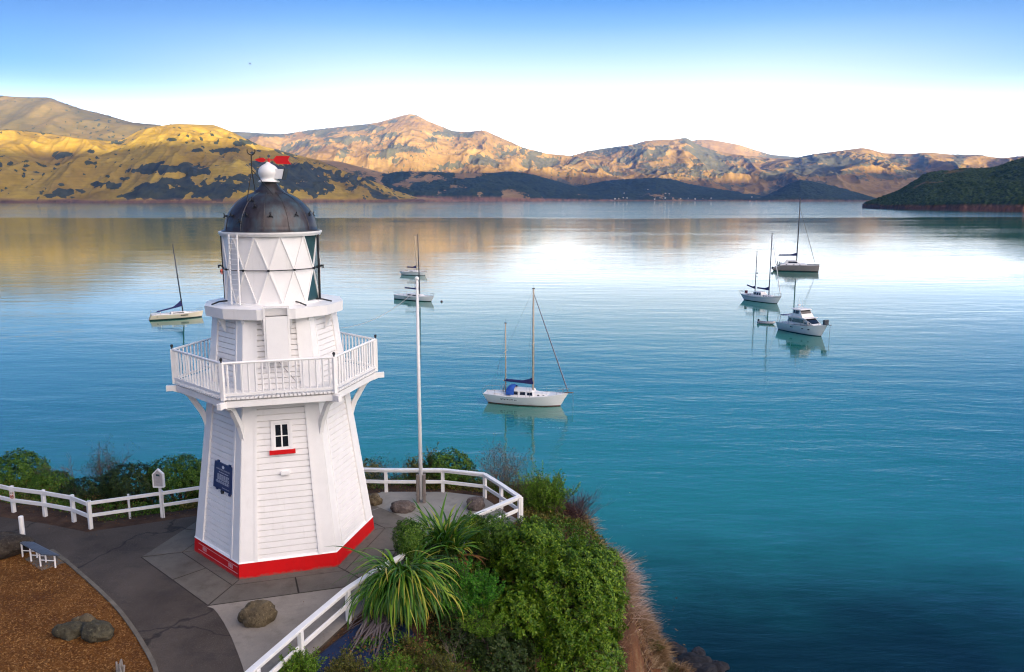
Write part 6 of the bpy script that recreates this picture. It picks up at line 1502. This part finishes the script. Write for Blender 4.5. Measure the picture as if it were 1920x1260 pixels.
def dinghy():
    c, L, a = place(1421, 605.5, 1452, 608); t = thing('inflatable_dinghy', 'small grey inflatable dinghy with outboard floating between yacht and launch', 'dinghy', c, a)
    mb = MB(); r = .2; w = .55; pts = [Vector((-L / 2, w, .2)), Vector((L * .18, w, .2)), Vector((L * .38, w * .7, .27)), Vector((L * .5, 0, .38)), Vector((L * .38, -w * .7, .27)), Vector((L * .18, -w, .2)), Vector((-L / 2, -w, .2))]; mb.tube(pts, [.14, r, r, r * .95, r, r, .14], 12); mb.build('tube', M['rib_grey'], t, smooth=True)
    mb = MB(); mb.box((-.1 * L, 0, .12), (L * .75, w * 1.8, .06)); mb.box((-.42 * L, 0, .3), (.06, w * 1.7, .4)); mb.box((-.05, 0, .36), (.25, w * 1.8, .05)); mb.build('floor', M['grey_metal'], t)
    mb = MB(); mb.box((-.47 * L, 0, .55), (.3, .28, .36)); mb.box((-.5 * L, 0, .15), (.12, .1, .6)); mb.build('outboard_motor', M['boot_black'], t, bevel=.03)
dinghy()
for (u, v, lb) in ((416, 509, 'small red mooring buoy on the water left of the lantern'),):
    p = atz(u, v, WZ); mb = MB(p); mb.lathe([(0, -.3), (.4, -.25), (.55, .1), (.45, .5), (.15, .8), (0, .85)], p, 14); tag(mb.build('mooring_buoy', M['buoy_red'], smooth=True), lb, 'buoy')
# ---------------------------------------------------------------- houses on the far shore
HW = [plain('house_white', (.50, .49, .48), .7), plain('house_cream', (.36, .32, .28), .7)]; HR = [plain('roof_grey', (.20, .19, .19), .8), plain('roof_red', (.25, .10, .07), .8)]
def house(p, s, rz, i, label, group):
    t = thing('house', label, 'house', p, rz, group)
    w, d, h = 9 * s, 7 * s, 4.2 * s; mb = MB(); mb.box((0, 0, h / 2 - 2), (w, d, h + 4)); mb.build('wall', HW[i % 2], t)
    mb = MB(); mb.prism([Vector((-w / 2 - .4, -d / 2 - .5, h)), Vector((-w / 2 - .4, d / 2 + .5, h)), Vector((-w / 2 - .4, 0, h + 2.6 * s))], (w + .8, 0, 0)); mb.build('roof', HR[(i // 2) % 2] if i % 3 else HW[0], t)
FS = {n: k for k, n in enumerate(GRID)}
SP2, SP4 = 'forest_spur', 'forest_spur'
def far_houses():
    rr = random.Random(6); keys = list(GRID)
    for i, (u, v) in enumerate([(567, 351), (571, 352), (575, 354), (580, 356), (586, 357), (573, 349)]):
        house(on_hill('spur_a', u, v), .95, rr.uniform(-.5, .5), i, 'tiny pale house in the hillside cluster right of the lighthouse dome', 'houses on the dark spur')
    for i, (u, v) in enumerate([(1153, 373), (1160, 373), (1168, 372.5), (1176, 373), (1228, 373.5), (1238, 373), (1247, 372), (1262, 373), (1276, 373), (1290, 372.5), (1303, 373.5), (1318, 373), (1334, 373.5), (1247, 364), (1215, 356), (1170, 363), (1410, 370), (1254, 364)]):
        house(on_hill('spur_d', u, v), rr.uniform(.55, 1.0), rr.uniform(-.6, .6), i, 'tiny pale house of the far settlement low on the wooded shore', 'houses of the far settlement')
far_houses()
# a gull high over the hills at the left
p = aty(469, 120, 160); mb = MB(p); mb.tube([p + Vector((-.28, 0, 0)), p + Vector((.0, 0, .02)), p + Vector((.25, 0, 0))], [.02, .075, .02], 6)
mb.tube([p + Vector((0, 0, .02)), p + Vector((.02, -.35, .14)), p + Vector((-.05, -.7, .05))], [.06, .05, .01], 4); mb.tube([p + Vector((0, 0, .02)), p + Vector((.02, .35, .14)), p + Vector((-.05, .7, .05))], [.06, .05, .01], 4)
tag(mb.build('bird', M['mast_grey'], smooth=True), 'tiny dark bird gliding in the sky above the left hills', 'bird')
# ---------------------------------------------------------------- morning haze over the bay
def haze(density):
    m = bpy.data.materials.new('haze'); m.use_nodes = True; t = m.node_tree; t.nodes.clear()
    o = t.nodes.new('ShaderNodeOutputMaterial'); p = t.nodes.new('ShaderNodeVolumePrincipled')
    p.inputs['Color'].default_value = (.13, .35, 1.0, 1); p.inputs['Density'].default_value = density; p.inputs['Anisotropy'].default_value = 0.0
    t.links.new(p.outputs[0], o.inputs['Volume'])
    zmax = 1050; zmin = WZ - 30
    mb = MB(); mb.box((0, 1500, (zmax + zmin) / 2), (30000, 19500, zmax - zmin))
    tag(mb.build('haze', m), kind='stuff')
haze(3.7e-5)
